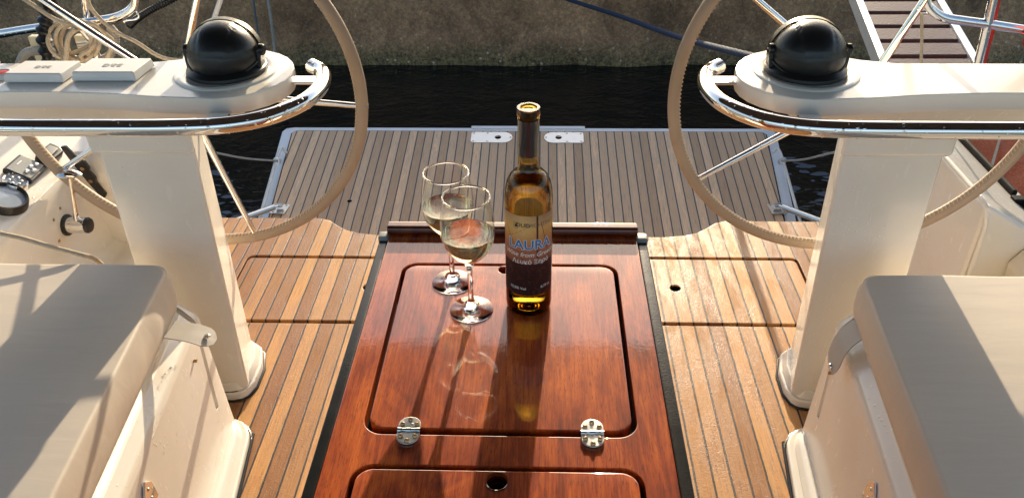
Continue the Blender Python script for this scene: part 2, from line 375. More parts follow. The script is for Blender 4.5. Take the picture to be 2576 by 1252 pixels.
def plate(outer, holes, z0, z1, ch=0.002, bottom=True):
    """flat board with true openings and a small rounded top edge"""
    bm = bmesh.new(); tops = []
    for k, lp in enumerate([outer] + list(holes)):
        sg = -1 if k == 0 else 1
        rings = []
        for dz, dd in ((0, 0), (None, 0), (0.3, 0.29), (1, 1)):
            z = z0 if dz == 0 else (z1 - ch if dz is None else z1 - ch + ch * (0.71 if dz == 0.3 else 1))
            q = lp if dd == 0 else offset(lp, sg * ch * dd)
            rings.append([bm.verts.new((p[0], p[1], z)) for p in q])
        n = len(lp)
        for a, b in zip(rings, rings[1:]):
            for i in range(n): bm.faces.new((a[i], a[(i + 1) % n], b[(i + 1) % n], b[i]))
        tops.append(rings[-1])
        if bottom and k == 0 and not holes: bm.faces.new(rings[0])
    es = []
    for t in tops:
        for i in range(len(t)):
            e = bm.edges.get((t[i], t[(i + 1) % len(t)])) or bm.edges.new((t[i], t[(i + 1) % len(t)])); es.append(e)
    bmesh.ops.triangle_fill(bm, use_beauty=True, use_dissolve=False, edges=es, normal=(0, 0, 1))
    bmesh.ops.recalc_face_normals(bm, faces=bm.faces)
    return bm
def smooth_path(pts, n=8, closed=False):
    """Catmull-Rom through the points"""
    P = [Vector(p) for p in pts]; out = []
    m = len(P) if closed else len(P) - 1
    for i in range(m):
        p0 = P[i - 1] if (closed or i > 0) else P[0] * 2 - P[1]
        p1 = P[i]; p2 = P[(i + 1) % len(P)]
        p3 = P[(i + 2) % len(P)] if (closed or i + 2 < len(P)) else p2 * 2 - p1
        for k in range(n):
            t = k / n
            out.append(0.5 * ((2 * p1) + (p2 - p0) * t + (2 * p0 - 5 * p1 + 4 * p2 - p3) * t * t + (3 * p1 - p0 - 3 * p2 + p3) * t ** 3))
    if not closed: out.append(P[-1])
    return out
def tube(pts, r, seg=12, closed=False, cap=True, rf=None, flat=1.0):
    bm = bmesh.new(); P = [Vector(p) for p in pts]; n = len(P); rings = []
    t0 = (P[1] - P[0]).normalized()
    up = Vector((0, 0, 1)) if abs(t0.z) < 0.9 else Vector((1, 0, 0))
    nr = (up - t0 * up.dot(t0)).normalized()
    for i in range(n):
        a = P[i - 1] if (i > 0 or closed) else P[0]; b = P[(i + 1) % n] if (i < n - 1 or closed) else P[-1]
        t = (b - a).normalized(); nr = (nr - t * nr.dot(t)).normalized(); bn = t.cross(nr)
        rr = r if rf is None else rf(i / (n - 1), i)
        rings.append([bm.verts.new(P[i] + nr * math.cos(2 * math.pi * k / seg) * rr * flat + bn * math.sin(2 * math.pi * k / seg) * rr) for k in range(seg)])
    m = n if closed else n - 1
    for i in range(m):
        A, B = rings[i], rings[(i + 1) % n]
        sh = 0
        if closed and i == n - 1:
            sh = min(range(seg), key=lambda s: (A[0].co - B[s].co).length)
        for k in range(seg): bm.faces.new((A[k], A[(k + 1) % seg], B[(k + 1 + sh) % seg], B[(k + sh) % seg]))
    if cap and not closed: bm.faces.new(rings[0]); bm.faces.new(rings[-1])
    bmesh.ops.recalc_face_normals(bm, faces=bm.faces); return bm
def lathe(prof, c, seg=48, axis='Z', closed=False):
    """profile (r,h) turned about an axis through c"""
    bm = bmesh.new(); rings = []
    for r, h in prof:
        if r < 1e-6: rings.append([bm.verts.new((0, 0, h))])
        else: rings.append([bm.verts.new((r * math.cos(2 * math.pi * k / seg), r * math.sin(2 * math.pi * k / seg), h)) for k in range(seg)])
    prs = list(zip(rings, rings[1:])) + ([(rings[-1], rings[0])] if closed else [])
    for A, B in prs:
        for k in range(seg):
            if len(A) == 1 and len(B) == 1: break
            if len(A) == 1: bm.faces.new((A[0], B[k], B[(k + 1) % seg]))
            elif len(B) == 1: bm.faces.new((A[k], A[(k + 1) % seg], B[0]))
            else: bm.faces.new((A[k], A[(k + 1) % seg], B[(k + 1) % seg], B[k]))
    if isinstance(axis, Matrix): bmesh.ops.transform(bm, matrix=axis, verts=bm.verts)
    elif axis == 'Y': bmesh.ops.transform(bm, matrix=Matrix.Rotation(rad(-90), 4, 'X'), verts=bm.verts)
    elif axis == 'X': bmesh.ops.transform(bm, matrix=Matrix.Rotation(rad(90), 4, 'Y'), verts=bm.verts)
    bmesh.ops.translate(bm, vec=Vector(c), verts=bm.verts)
    bmesh.ops.recalc_face_normals(bm, faces=bm.faces); return bm
def strip(path, widths, thick, side, up=Vector((0, 0, 1))):
    """a flat band with thickness following a path; side: direction across the band"""
    bm = bmesh.new(); P = [Vector(p) for p in path]; rows = []
    for i, p in enumerate(P):
        s = Vector(side).normalized() if not callable(side) else side(i)
        t = (P[min(i + 1, len(P) - 1)] - P[max(i - 1, 0)]).normalized(); nn = t.cross(s).normalized()
        w = widths[i] / 2
        rows.append([bm.verts.new(p + s * w + nn * thick / 2), bm.verts.new(p - s * w + nn * thick / 2), bm.verts.new(p - s * w - nn * thick / 2), bm.verts.new(p + s * w - nn * thick / 2)])
    for a, b in zip(rows, rows[1:]):
        for k in range(4): bm.faces.new((a[k], a[(k + 1) % 4], b[(k + 1) % 4], b[k]))
    bm.faces.new(rows[0]); bm.faces.new(rows[-1])
    bmesh.ops.recalc_face_normals(bm, faces=bm.faces); return bm

def obj(name, bm, m, parent=None, smooth=35, label=None):
    me = D.meshes.new(name)
    if parent is not None:
        bmesh.ops.translate(bm, vec=-world_loc(parent), verts=bm.verts)
    bm.to_mesh(me); bm.free()
    me.materials.append(M[m] if isinstance(m, str) else m)
    if smooth:
        for p in me.polygons: p.use_smooth = True
        me.set_sharp_from_angle(angle=rad(smooth))
    o = D.objects.new(name, me); COL.objects.link(o)
    if smooth == 35:                                 # keep broad faces flat, round only the bevels
        w = o.modifiers.new("normals", 'WEIGHTED_NORMAL'); w.keep_sharp = True; w.weight = 100
    if parent is not None: o.parent = parent
    if label: o["label"] = label
    return o
def world_loc(o):
    v = Vector(o.location)
    while o.parent is not None: o = o.parent; v = v + o.location
    return v
def thing(name, label, cat, loc, group=None):
    o = D.objects.new(name, None); o.empty_display_size = 0.05; o.location = loc; COL.objects.link(o)
    o["label"] = label; o["category"] = cat
    if group: o["group"] = group
    return o
def tag(o, label, cat, group=None):
    o["label"] = label; o["category"] = cat
    if group: o["group"] = group
    return o
def struct(name, bm, m, smooth=35):
    o = obj(name, bm, m, None, smooth); o["kind"] = "structure"; return o
def join(*bms):
    a = bms[0]
    for b in bms[1:]: add(a, b)
    return a

CL = -0.06                        # the boat's centre line
def U(s, u): return CL + s * u    # s = -1 left, +1 right; u = distance outboard
T = 0.77                          # table height

# ================================================================== SETTING: water, quay
bm = bmesh.new()
bmesh.ops.create_grid(bm, x_segments=4, y_segments=4, size=150)
bmesh.ops.translate(bm, vec=(0, 100, -1.1), verts=bm.verts)
struct("water", bm, 'water')

def sky_glints():  # sky glints on the ripples, added as flat pale-coloured patches
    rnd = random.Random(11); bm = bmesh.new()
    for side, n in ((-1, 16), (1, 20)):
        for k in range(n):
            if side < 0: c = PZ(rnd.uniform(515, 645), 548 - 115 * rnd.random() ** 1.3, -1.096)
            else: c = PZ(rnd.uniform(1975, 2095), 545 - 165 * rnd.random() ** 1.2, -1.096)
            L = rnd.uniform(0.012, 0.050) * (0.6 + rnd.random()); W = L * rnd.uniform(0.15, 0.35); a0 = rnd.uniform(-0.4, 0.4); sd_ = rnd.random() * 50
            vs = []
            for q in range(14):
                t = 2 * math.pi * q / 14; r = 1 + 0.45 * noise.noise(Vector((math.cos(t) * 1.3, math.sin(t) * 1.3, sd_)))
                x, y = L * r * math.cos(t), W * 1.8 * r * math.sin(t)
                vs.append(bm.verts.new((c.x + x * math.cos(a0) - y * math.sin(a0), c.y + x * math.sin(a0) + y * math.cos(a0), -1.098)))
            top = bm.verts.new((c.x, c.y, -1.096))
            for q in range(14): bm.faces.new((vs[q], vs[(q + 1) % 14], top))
    o = obj("water_glints", bm, simple("painted_water_glint", (0.10, 0.12, 0.15), 0.35), None, 0); o["kind"] = "stuff"; o["label"] = "pale flat patches painted as sky glints on the dark water"
sky_glints()

# quay wall: long, with a slightly wavy weathered face and a paved top
def wall_mesh():
    bm = bmesh.new(); xs = [-30 + 0.25 * i for i in range(241)]; zs = [-2.2, -1.6, -1.3, -1.15, -1.0, -0.85, -0.7, -0.5, -0.2, 0.2, 0.6, 0.95, 1.10, 1.15]
    rows = []
    for z in zs:
        row = []
        for x in xs:
            y = 6.96 + 0.05 * noise.noise(Vector((x * 0.9, z * 1.7, 1))) + 0.03 * noise.noise(Vector((x * 3, z * 4, 5)))
            if z < -0.9: y -= 0.05 + 0.04 * noise.noise(Vector((x * 2, 0, 9)))
            if z >= 1.14: y += 0.04
            row.append(bm.verts.new((x, y, z)))
        rows.append(row)
    rows.append([bm.verts.new((x, 14.0, 1.15)) for x in xs]); rows.append([bm.verts.new((x, 14.0, -2.2)) for x in xs])
    for a, b in zip(rows, rows[1:]):
        for i in range(len(xs) - 1): bm.faces.new((a[i], a[i + 1], b[i + 1], b[i]))
    bmesh.ops.recalc_face_normals(bm, faces=bm.faces); return bm
qw = obj("quay_wall", wall_mesh(), 'quay'); tag(qw, "dark weathered concrete quay wall rising from the water behind the yacht", "quay wall")

# ================================================================== TEAK COCKPIT FLOOR
def aft_edge():
    L = [(-1.25, 2.55), (-0.815, 2.55), (-0.775, 2.535), (-0.74, 2.50), (-0.70, 2.468), (-0.65, 2.45), (-0.58, 2.438)]
    Rr = [(2 * CL - x - 0.02, y) for x, y in L]
    return L, Rr
La, Ra = aft_edge()
floor_out = [(-1.25, -1.2)] + [(1.13, -1.2)] + list(Ra) + list(reversed(La))
hl = rrect(-1.008, 1.937, -0.47, 2.302, 0.022, 4); hr = rrect(0.35, 1.945, 0.872, 2.312, 0.022, 4)
fl = struct("cockpit_floor", plate(floor_out, [hl, hr], -0.05, 0.0, 0.004), 'teak')
# hatch wells and under-floor, transom face
struct("hatch_well", join(box((-0.74, 2.12, -0.10), (0.62, 0.45, 0.05)), box((0.61, 2.13, -0.10), (0.62, 0.45, 0.05))), 'dark')
struct("transom", prism([(-1.25, 2.3), (-0.5, 2.3), (0.4, 2.3), (1.13, 2.3), (1.13, 2.535)] + [(x, y - 0.012) for x, y in Ra[1:]] + [(x, y - 0.012) for x, y in reversed(La)], -1.3, -0.052), 'gel_plain')
def hatch(x0, x1, y0, y1, hx, hy, lab):
    o = thing("deck_hatch", lab, "deck hatch", ((x0 + x1) / 2, (y0 + y1) / 2, 0), "teak hatches in the cockpit floor")
    obj("hatch_panel", plate(rrect(x0 + 0.005, y0 + 0.013, x1 - 0.008, y1 - 0.015, 0.018, 4), [circle(hx, hy, 0.017, 24)], -0.03, 0.001, 0.003), 'teak', o)
    obj("finger_hole", lathe([(0.0, -0.028), (0.0168, -0.028), (0.0168, -0.004), (0.0155, -0.004), (0.0155, -0.026), (0, -0.026)], (hx, hy, 0), 24), 'dark', o)
hatch(-1.008, -0.47, 1.937, 2.302, -0.56, 2.124, "teak floor hatch with half hidden finger hole, between left helm pedestal and table")
hatch(0.35, 0.872, 1.945, 2.312, 0.438, 2.134, "wet teak floor hatch with dark finger hole, between table and right helm pedestal")

# ================================================================== HULL: coamings left and right, stern corners
def coaming(side):
    s = -1 if side == 'L' else 1
    parts = []
    if side == 'L':
        prof = [(-1.19, -0.05), (-1.19, 0.2), (-1.29, 0.2), (-1.312, 0.225), (-1.312, 0.50), (-1.325, 0.52), (-1.47, 0.60), (-1.50, 0.607), (-1.95, 0.57), (-1.95, -1.2), (-1.3, -1.2)]
        parts.append(extr(prof, 1.52, 2.20, 0.012, 3, lambda a, b, t: (a, t, b)))
        # aft box behind the helm, its forward face leaning a little
        pf = [(2.19, -0.05), (2.07, 0.2), (2.00, 0.47), (2.03, 0.53), (2.42, 0.545), (2.42, -1.2), (2.19, -1.2)]
        parts.append(extr(pf, -1.95, -1.19, 0.02, 3, lambda a, b, t: (t, a, b)))
        # forward: seat back coaming further outboard
        prof2 = [(-1.50, 0.2), (-1.47, 0.60), (-1.52, 0.62), (-1.95, 0.57), (-1.95, -0.05), (-1.52, -0.05)]
        parts.append(extr(prof2, -1.2, 1.519, 0.012, 3, lambda a, b, t: (a, t, b)))
    else:
        prof = [(1.165, -0.05), (1.165, 0.455), (1.172, 0.472), (1.395, 0.345), (1.46, 0.32), (1.50, -1.2), (1.165, -1.2)]
        parts.append(extr(prof, 1.87, 2.84, 0.012, 3, lambda a, b, t: (a, t, b)))
        prof2 = [(1.30, 0.0), (1.27, 0.30), (1.30, 0.345), (1.40, 0.335), (1.46, 0.32), (1.50, -0.05)]
        parts.append(extr(prof2, -1.2, 1.869, 0.012, 3, lambda a, b, t: (a, t, b)))
    return join(*parts)
struct("cockpit_coaming", coaming('L'), 'gel')
struct("side_deck", coaming('R'), 'gel')

# ================================================================== HELM PEDESTALS (column, pod, rail are one fixture each)
def mirror_pts(s, pts): return [(U(s, u), y) for u, y in pts]
def pedestal(s):
    nm = "left" if s < 0 else "right"
    o = thing("helm_pedestal", f"cream moulded helm pedestal with flared foot, " + ("in front of the left wheel, beside engine panel" if s < 0 else "in front of the right wheel, bare console top"),
              "helm pedestal", (U(s, 0.83), 1.71, 0), "helm pedestals")
    low = [(0.732, 1.614), (0.946, 1.612), (0.946, 1.79), (0.774, 1.79)]
    up = [(0.717, 1.624), (0.942, 1.624), (0.942, 1.79), (0.768, 1.79)]
    obj("column", prism(mirror_pts(s, low), 0.03, 0.80, 0.010, 3, top=mirror_pts(s, up)), 'gel', o)
    foot = [(0.775, 1.596), (0.955, 1.596), (0.985, 1.62), (0.985, 1.81), (0.772, 1.81), (0.748, 1.79), (0.728, 1.72), (0.727, 1.65), (0.738, 1.615), (0.752, 1.601)]
    obj("foot", join(prism(mirror_pts(s, foot), 0.0, 0.028, 0.006, 3), prism(mirror_pts(s, [(0.86 + (u - 0.86) * 0.95, 1.70 + (y - 1.70) * 0.95) for u, y in foot]), 0.0282, 0.052, 0.003, 2, top=mirror_pts(s, [(0.86 + (u - 0.86) * 0.88, 1.70 + (y - 1.70) * 0.88) for u, y in foot]))), 'gel_plain', o)
    collar = [(0.711, 1.610), (0.955, 1.610), (0.958, 1.80), (0.774, 1.80)]
    obj("collar", prism(mirror_pts(s, collar), 0.745, 0.875, 0.012, 3), 'gel', o)
    obj("sealant_bead", tube([Vector((x, y, 0.002)) for x, y in mirror_pts(s, offset(foot, 0.002))], 0.0042, 8, closed=True), 'rubber', o)
    if s < 0: obj("paint_chip", prism(mirror_pts(s, [(0.760, 1.604), (0.772, 1.6005), (0.800, 1.6003), (0.806, 1.6045), (0.795, 1.609), (0.785, 1.606), (0.776, 1.611), (0.766, 1.609)]), 0.0283, 0.0300, 0.0), simple("brown_chip", (0.10, 0.06, 0.03), 0.7), o)
    # under-body of the pod: shallow tub
    tub = [(0.515, 1.57), (0.565, 1.535), (0.64, 1.524), (1.34, 1.532), (1.38, 1.56), (1.38, 1.64), (1.32, 1.665), (0.66, 1.69), (0.56, 1.70), (0.51, 1.65)]
    tlo = [(0.585, 1.60), (0.62, 1.572), (0.68, 1.562), (1.27, 1.57), (1.31, 1.59), (1.31, 1.63), (1.26, 1.65), (0.68, 1.68), (0.62, 1.68), (0.59, 1.65)]
    obj("console_base", prism(mirror_pts(s, tlo), 0.845, 0.905, 0.010, 3, top=mirror_pts(s, tub)), 'gel', o)
    # pod slab: long, with a round nose round the compass and a diagonal rear edge
    out = []
    cu, cy, cr = 0.600, 1.597, 0.150
    for k in range(0, 15):                         # nose arc, from rear to front through inboard
        a = rad(70 + (262 - 70) * k / 14); out.append((cu + cr * math.cos(a) * 0.94, cy + cr * math.sin(a) * (0.86 if math.sin(a) < 0 else 1)))
    out += [(0.70, 1.479), (0.80, 1.494), (0.93, 1.503), (1.38, 1.505), (1.43, 1.53), (1.44, 1.58), (1.42, 1.64), (1.38, 1.658), (0.80, 1.662), (0.73, 1.683)]
    obj("console_top", prism(mirror_pts(s, out), 0.905, 0.942, 0.004, 2), 'gel_plain', o)
    # round raised seat for the compass
    obj("compass_ring", lathe([(0.080, 0.0), (0.108, 0.0), (0.105, 0.005), (0.098, 0.007), (0.090, 0.0045), (0.080, 0.002)], (U(s, 0.602), 1.612, 0.940), 48, closed=False), 'gel_plain', o)
    return o
for s in (-1, 1): pedestal(s)

def grab_rail(s):
    nm = "left" if s < 0 else "right"
    o = thing("grab_rail", f"thick curved stainless grab rail bracketed to the {nm} helm console, wet with drops", "grab rail", (U(s, 0.83), 1.385, 0.92), "helm grab rails")
    pts = [(1.30, 1.41, .92), (1.22, 1.389, .92), (1.0, 1.384, .92), (0.8, 1.384, .92), (0.64, 1.386, .92), (0.54, 1.398, .92), (0.468, 1.434, .92), (0.420, 1.495, .92), (0.401, 1.56, .92), (0.402, 1.62, .92), (0.416, 1.665, .921), (0.443, 1.694, .922)]
    p = smooth_path([(U(s, a), b, c) for a, b, c in pts], 8)
    obj("tube", tube(p, 0.0165, 28), 'steel', o)
    obj("end_cap", lathe([(0.0, 0.012), (0.008, 0.010), (0.0135, 0.004), (0.0149, -0.002), (0.0149, -0.006)], (0, 0, 0), 24), 'steel', None) if False else None
    # flat stays to the pod
    obj("bracket", extr([(0.40, 0.921), (0.475, 0.921), (0.475, 0.927), (0.40, 0.927)], 1.59, 1.625, 0.001, 1, lambda a, b, t: (U(s, a), t, b)), 'steel', o)
    bp = [(U(s, 0.565), 1.405, 0.918), (U(s, 0.572), 1.45, 0.916), (U(s, 0.578), 1.50, 0.905), (U(s, 0.58), 1.545, 0.895)]
    obj("bracket", strip(bp, [0.042] * 4, 0.004, (1, 0, 0)), 'steel', o)
for s in (-1, 1): grab_rail(s)

def compass(s):
    nm = "left" if s < 0 else "right"
    c = Vector((U(s, 0.602), 1.618, 0.977))
    o = thing("compass", f"black domed steering compass cover on the {nm} helm console" + (", next to white display covers" if s < 0 else ", bare console beside it"), "compass", (c.x, c.y, 0.94), "helm compasses")
    r = 0.073
    # dome: sphere with a panel relief (raised band around, seams)
    bm = bmesh.new(); bmesh.ops.create_uvsphere(bm, u_segments=72, v_segments=48, radius=r)
    for v in bm.verts:
        p = v.co.copy(); q = p / r
        d = 0.0
        if abs(q.x) > 0.44: d -= 0.0016
        if abs(abs(q.x) - 0.44) < 0.035: d -= 0.0012
        if abs(q.z - (0.30 - 0.12 * q.x * q.x)) < 0.035 and q.y < 0.3: d -= 0.0012
        v.co = p * (1 + d / r); v.co.z *= 0.95; v.co.x *= 1.04
    bmesh.ops.translate(bm, vec=c, verts=bm.verts)
    obj("dome", bm, 'dome', o, 60)
    # gimbal hoop over the back, base bowl and ears
    hoop = [c + Vector((math.cos(t) * (r + 0.002), 0.020 + 0.004 * math.sin(t), math.sin(t) * (r * 0.93))) for t in [rad(4 + 172 * k / 40) for k in range(41)]]
    obj("hood_edge", strip(hoop, [0.016] * 41, 0.003, (0, 1, 0)), 'black', o)
    obj("base", lathe([(0.058, -0.036), (0.079, -0.036), (0.083, -0.032), (0.082, -0.026), (0.077, -0.022), (0.071, -0.018)], c, 56), 'black', o)
    # cradle arms at both sides and the lower rim sweeping down in front
    for sx in (-1, 1):
        ear = []
        for k in range(9):
            z = -0.042 + 0.052 * k / 8; w = 0.028 - 0.012 * (k / 8)
            ear.append(((sx * (r - 0.002 + 0.006 * math.sin(k / 8 * 1.6)), z), w))
        obj("bracket_arm", strip([c + Vector((e[0][0], 0.0, e[0][1])) for e in ear], [e[1] * 1.3 for e in ear], 0.008, (0, 1, 0)), 'black', o)
        obj("knob", lathe([(0, 0.009), (0.009, 0.009), (0.012, 0.006), (0.012, -0.002), (0, -0.002)], c + Vector((sx * (r + 0.005), 0, 0.010)), 24, 'X'), 'black', o)
    rim = [c + Vector((math.cos(t) * (r + 0.0015), math.sin(t) * (r + 0.0015) * 0.86, -0.034 + 0.026 * abs(math.cos(t)) ** 2)) for t in [rad(180 + 180 * k / 32) for k in range(33)]]
    obj("lower_rim", tube(rim, 0.0035, 8), 'black', o)
for s in (-1, 1): compass(s)

# ---------------------------------------------------------------- wheels
def wheel(s):
    nm = "left" if s < 0 else "right"
    c = Vector((U(s, 0.833), 1.865, 0.79)); rr = 0.4500; lean = rad(2.5)
    o = thing("steering_wheel", f"large {nm} steering wheel wrapped in tan stitched leather, behind the {nm} pedestal", "steering wheel", c, "steering wheels")
    def P(a, r=rr, off=0.0):
        v = Vector((math.cos(a) * r, off, math.sin(a) * r)); v.rotate(Matrix.Rotation(lean, 3, 'X')); return c + v
    rim = obj("rim", tube([P(2 * math.pi * k / 160) for k in range(160)], 0.0150, 18, closed=True), 'leather', o, label=None)
    st = bmesh.new()
    n = 260
    for k in range(n):                              # cross stitches along the inner edge
        a = 2 * math.pi * k / n
        p0 = P(a, rr - 0.0125, -0.0090); p1 = P(a + 0.016, rr - 0.0162, 0.001)
        add(st, tube([p0, (p0 + p1) / 2 + (c - p0).normalized() * 0.0012, p1], 0.00115, 4))
    obj("stitching", st, 'thread', rim)
    for a in ((355, 283, 211, 139, 67) if s < 0 else (214, 142, 70, -2, -74)):
        a = rad(a)
        obj("spoke", tube([P(a, 0.03, 0.012 * 0), P(a, rr - 0.014)], 0.0085, 14, rf=lambda t, i: 0.0105 - 0.0035 * t), 'steel', o)
        cf = P(a, rr)
        obj("seam_band", tube([P(a - 0.012, rr), P(a + 0.012, rr)], 0.0158, 18), 'leather', rim)
    obj("hub", lathe([(0, -0.03), (0.03, -0.028), (0.045, -0.02), (0.05, 0.0), (0.045, 0.015), (0, 0.02)], c, 32, 'Y'), 'steel', o)
    obj("shaft", lathe([(0.0, -0.09), (0.028, -0.09), (0.028, -0.02), (0, -0.02)], c, 24, 'Y'), 'steel_dull', o)
for s in (-1, 1): wheel(s)

# ================================================================== COCKPIT TABLE
tb = thing("cockpit_table", "varnished red mahogany cockpit table with two flush lids, wet from dew", "cockpit table", (-0.05, 0.9, 0))
XL, XR, YF, YN = -0.277, 0.175, 1.262, 0.30
h1 = rrect(-0.2375, 0.762, 0.1325, 1.160, 0.028); h2 = rrect(-0.2375, 0.33, 0.1325, 0.7085, 0.028)
obj("tabletop", plate([(XL, YN), (XR, YN), (XR, YF), (XL, YF)], [h1, h2], T - 0.022, T, 0.0022), 'mahogany', tb)
def lid(lp, hole=None, hr=0.0135):
    q = [(x, y + (0.0035 if y < min(p[1] for p in lp) + 0.05 else 0)) for x, y in offset(lp, -0.0066)]
    return plate(q, [circle(hole[0], hole[1], hr, 40)] if hole else [], T - 0.020, T + 0.0005, 0.0022)
lid1 = obj("lid", lid(h1, (-0.060, 1.142), 0.0105), 'mahogany', tb)
lid2 = obj("lid", lid(h2, (-0.0515, 0.684), 0.0135), 'mahogany', tb)
obj("finger_ring", lathe([(0.0128, 0.0008), (0.0142, 0.0012), (0.0138, 0.0002), (0.0128, -0.015)], (-0.0515, 0.684, T), 40), 'mahogany_x', lid2)
# locker boxes under the lids (dark inside) and the pedestal body
well = join(box((-0.0525, 0.96, T - 0.10), (0.40, 0.43, 0.004)), box((-0.0525, 0.52, T - 0.10), (0.40, 0.40, 0.004)))
obj("locker_bottom", well, 'dark', tb)
obj("body", join(box((XL + 0.012, 0.78, T - 0.20), (0.02, 0.93, 0.35)), box((XR - 0.012, 0.78, T - 0.20), (0.02, 0.93, 0.35)),
                 box((-0.051, 1.238, T - 0.20), (0.40, 0.02, 0.35)), box((-0.051, 0.735, T - 0.065), (0.40, 0.02, 0.07)), box((-0.051, 0.325, T - 0.20), (0.40, 0.02, 0.35)), box((-0.051, 0.78, 0.2), (0.24, 0.60, 0.398))), 'gel_plain', tb)
ledge = join(plate(offset(h1, 0.012), [offset(h1, -0.012)], T - 0.030, T - 0.0225, 0.0005, False), plate(offset(h2, 0.012), [offset(h2, -0.012)], T - 0.030, T - 0.0225, 0.0005, False))
obj("rebate", ledge, 'dark', tb)
for sx, x0, x1 in ((-1, XL - 0.0175, XL - 0.0008), (1, XR + 0.0008, XR + 0.0185)):
    o_ = obj("edge_strip", box(((x0 + x1) / 2, 0.78, T - 0.010), (x1 - x0, 0.955, 0.012), 0.003), 'rubber', tb)
    obj("leaf", box(((x0 + x1) / 2, 0.78, T - 0.21), (0.014, 0.93, 0.37), 0.003), 'mahogany', tb)
    obj("end_bracket", join(box(((x0 + x1) / 2 - sx * 0.000, 1.247, T - 0.006), (x1 - x0 + 0.003, 0.022, 0.020), 0.004), ), 'grey_trim', tb)
rl = [(1.242, T + 0.0012), (1.266, T + 0.0012), (1.268, T + 0.005), (1.267, T + 0.015), (1.262, T + 0.0180), (1.246, T + 0.0180), (1.241, T + 0.0155), (1.240, T + 0.007)]
obj("fiddle_rail", extr(rl, XL - 0.003, XR + 0.002, 0.0025, 3, lambda a, b, t: (t, a + 0.006, b)), 'mahogany_x', tb)
def hinge(x, y, par):
    hg = []
    for sg in (1, -1):
        prof = []
        for k in range(13):
            a = rad(180 * k / 12); prof.append((x + 0.0152 * math.cos(a), y + sg * (0.0032 + 0.0075 + 0.0138 * math.sin(a))))
        prof += [(x - 0.0152, y + sg * 0.0032), (x + 0.0152, y + sg * 0.0032)]
        if sg < 0: prof = prof[::-1]
        lf = obj("hinge", prism(prof, T + 0.0012, T + 0.0042, 0.0012, 2), 'steel_dull', par)
        for dx, dy in ((-0.0096, 0.0105), (0.0096, 0.0105), (0, 0.0190)):
            obj("screw", lathe([(0, 0.0035), (0.0014, 0.0032), (0.0030, 0.0018), (0.0036, 0.0)], (x + dx, y + sg * dy, T + 0.0040), 16), 'brass', lf)
        if sg > 0: first = lf
    kn = bmesh.new()
    for k, dx in enumerate((-0.0122, -0.0061, 0, 0.0061, 0.0122)):
        add(kn, tube([(x + dx - 0.0028, y, T + 0.004), (x + dx + 0.0028, y, T + 0.004)], 0.0034 if k % 2 == 0 else 0.0029, 12))
    obj("knuckle", kn, 'steel_dull', first)
hinge(-0.1735, 0.7655, tb); hinge(0.0715, 0.7655, tb)

# ================================================================== WINE BOTTLE
bx, by = -0.0175, 1.047
bo = thing("wine_bottle", "tall amber wine bottle with sunset label standing on the mahogany table", "wine bottle", (bx, by, T))
Z0 = T + 0.0006
bp = [(0.0, 0.010), (0.014, 0.008), (0.024, 0.0025), (0.029, 0.0), (0.0335, 0.0015), (0.0358, 0.006), (0.0364, 0.014), (0.0364, 0.190), (0.0362, 0.203), (0.0350, 0.216), (0.0322, 0.228),
      (0.0280, 0.2365), (0.0225, 0.2425), (0.0172, 0.2465), (0.0158, 0.252), (0.0150, 0.270), (0.0146, 0.325), (0.0146, 0.330)]
wall = 0.0022
inner = [(0.0138 - 0.0022, 0.3405), (0.0146 - 0.0026, 0.325), (0.0150 - wall, 0.270), (0.0156 - wall, 0.2525), (0.0170 - wall, 0.247), (0.0222 - wall, 0.2420), (0.0276 - wall, 0.2350), (0.0320 - wall, 0.226), (0.0348 - wall, 0.214), (0.0362 - wall, 0.202), (0.0364 - wall, 0.188), (0.0364 - wall, 0.016), (0.0335 - wall, 0.009), (0.026, 0.008), (0.014, 0.0115), (0.0, 0.0135)]
def closed_profile(lo, up): return lo + up
gb = bp + [(0.0162, 0.3315), (0.0166, 0.335), (0.0166, 0.341), (0.0160, 0.3435), (0.0118, 0.3435)]
obj("glass", lathe(gb + inner, (bx, by, Z0), 72), 'bottle', bo, 50)
# wine: a hair inside the glass, level in the neck
lv = 0.292
wp = [(0.0, lv), (0.0150 - wall - 0.0003, lv)] + [(max(0, r - 0.0003), h) for r, h in inner if h < lv - 0.001]
wp[-1] = (0.0, inner[-1][1] + 0.0003)
wp = [(r, h + (0.0003 if h < 0.02 else 0)) for r, h in wp]
obj("wine", lathe(wp, (bx, by, Z0), 64), 'bottle_wine', bo, 50)
obj("cork", lathe([(0, 0.300), (0.0114, 0.300), (0.0114, 0.3385), (0, 0.3385)], (bx, by, Z0), 40), simple("dark_cork", (0.045, 0.026, 0.012), 0.7), bo)
obj("cork_disc", lathe([(0, 0.3388), (0.0112, 0.3388), (0.0110, 0.3405), (0.0070, 0.3408), (0.0060, 0.3398), (0, 0.3398)], (bx, by, Z0), 40), simple("gold_disc", (0.70, 0.52, 0.25), 0.3, metal=0.5), bo)
obj("neck_sleeve", lathe([(0.01565, 0.272), (0.0158, 0.272), (0.0154, 0.327), (0.01525, 0.327)], (bx, by, Z0), 48, closed=True), mk_thin("smoked_film", (0.34, 0.26, 0.15)), bo)

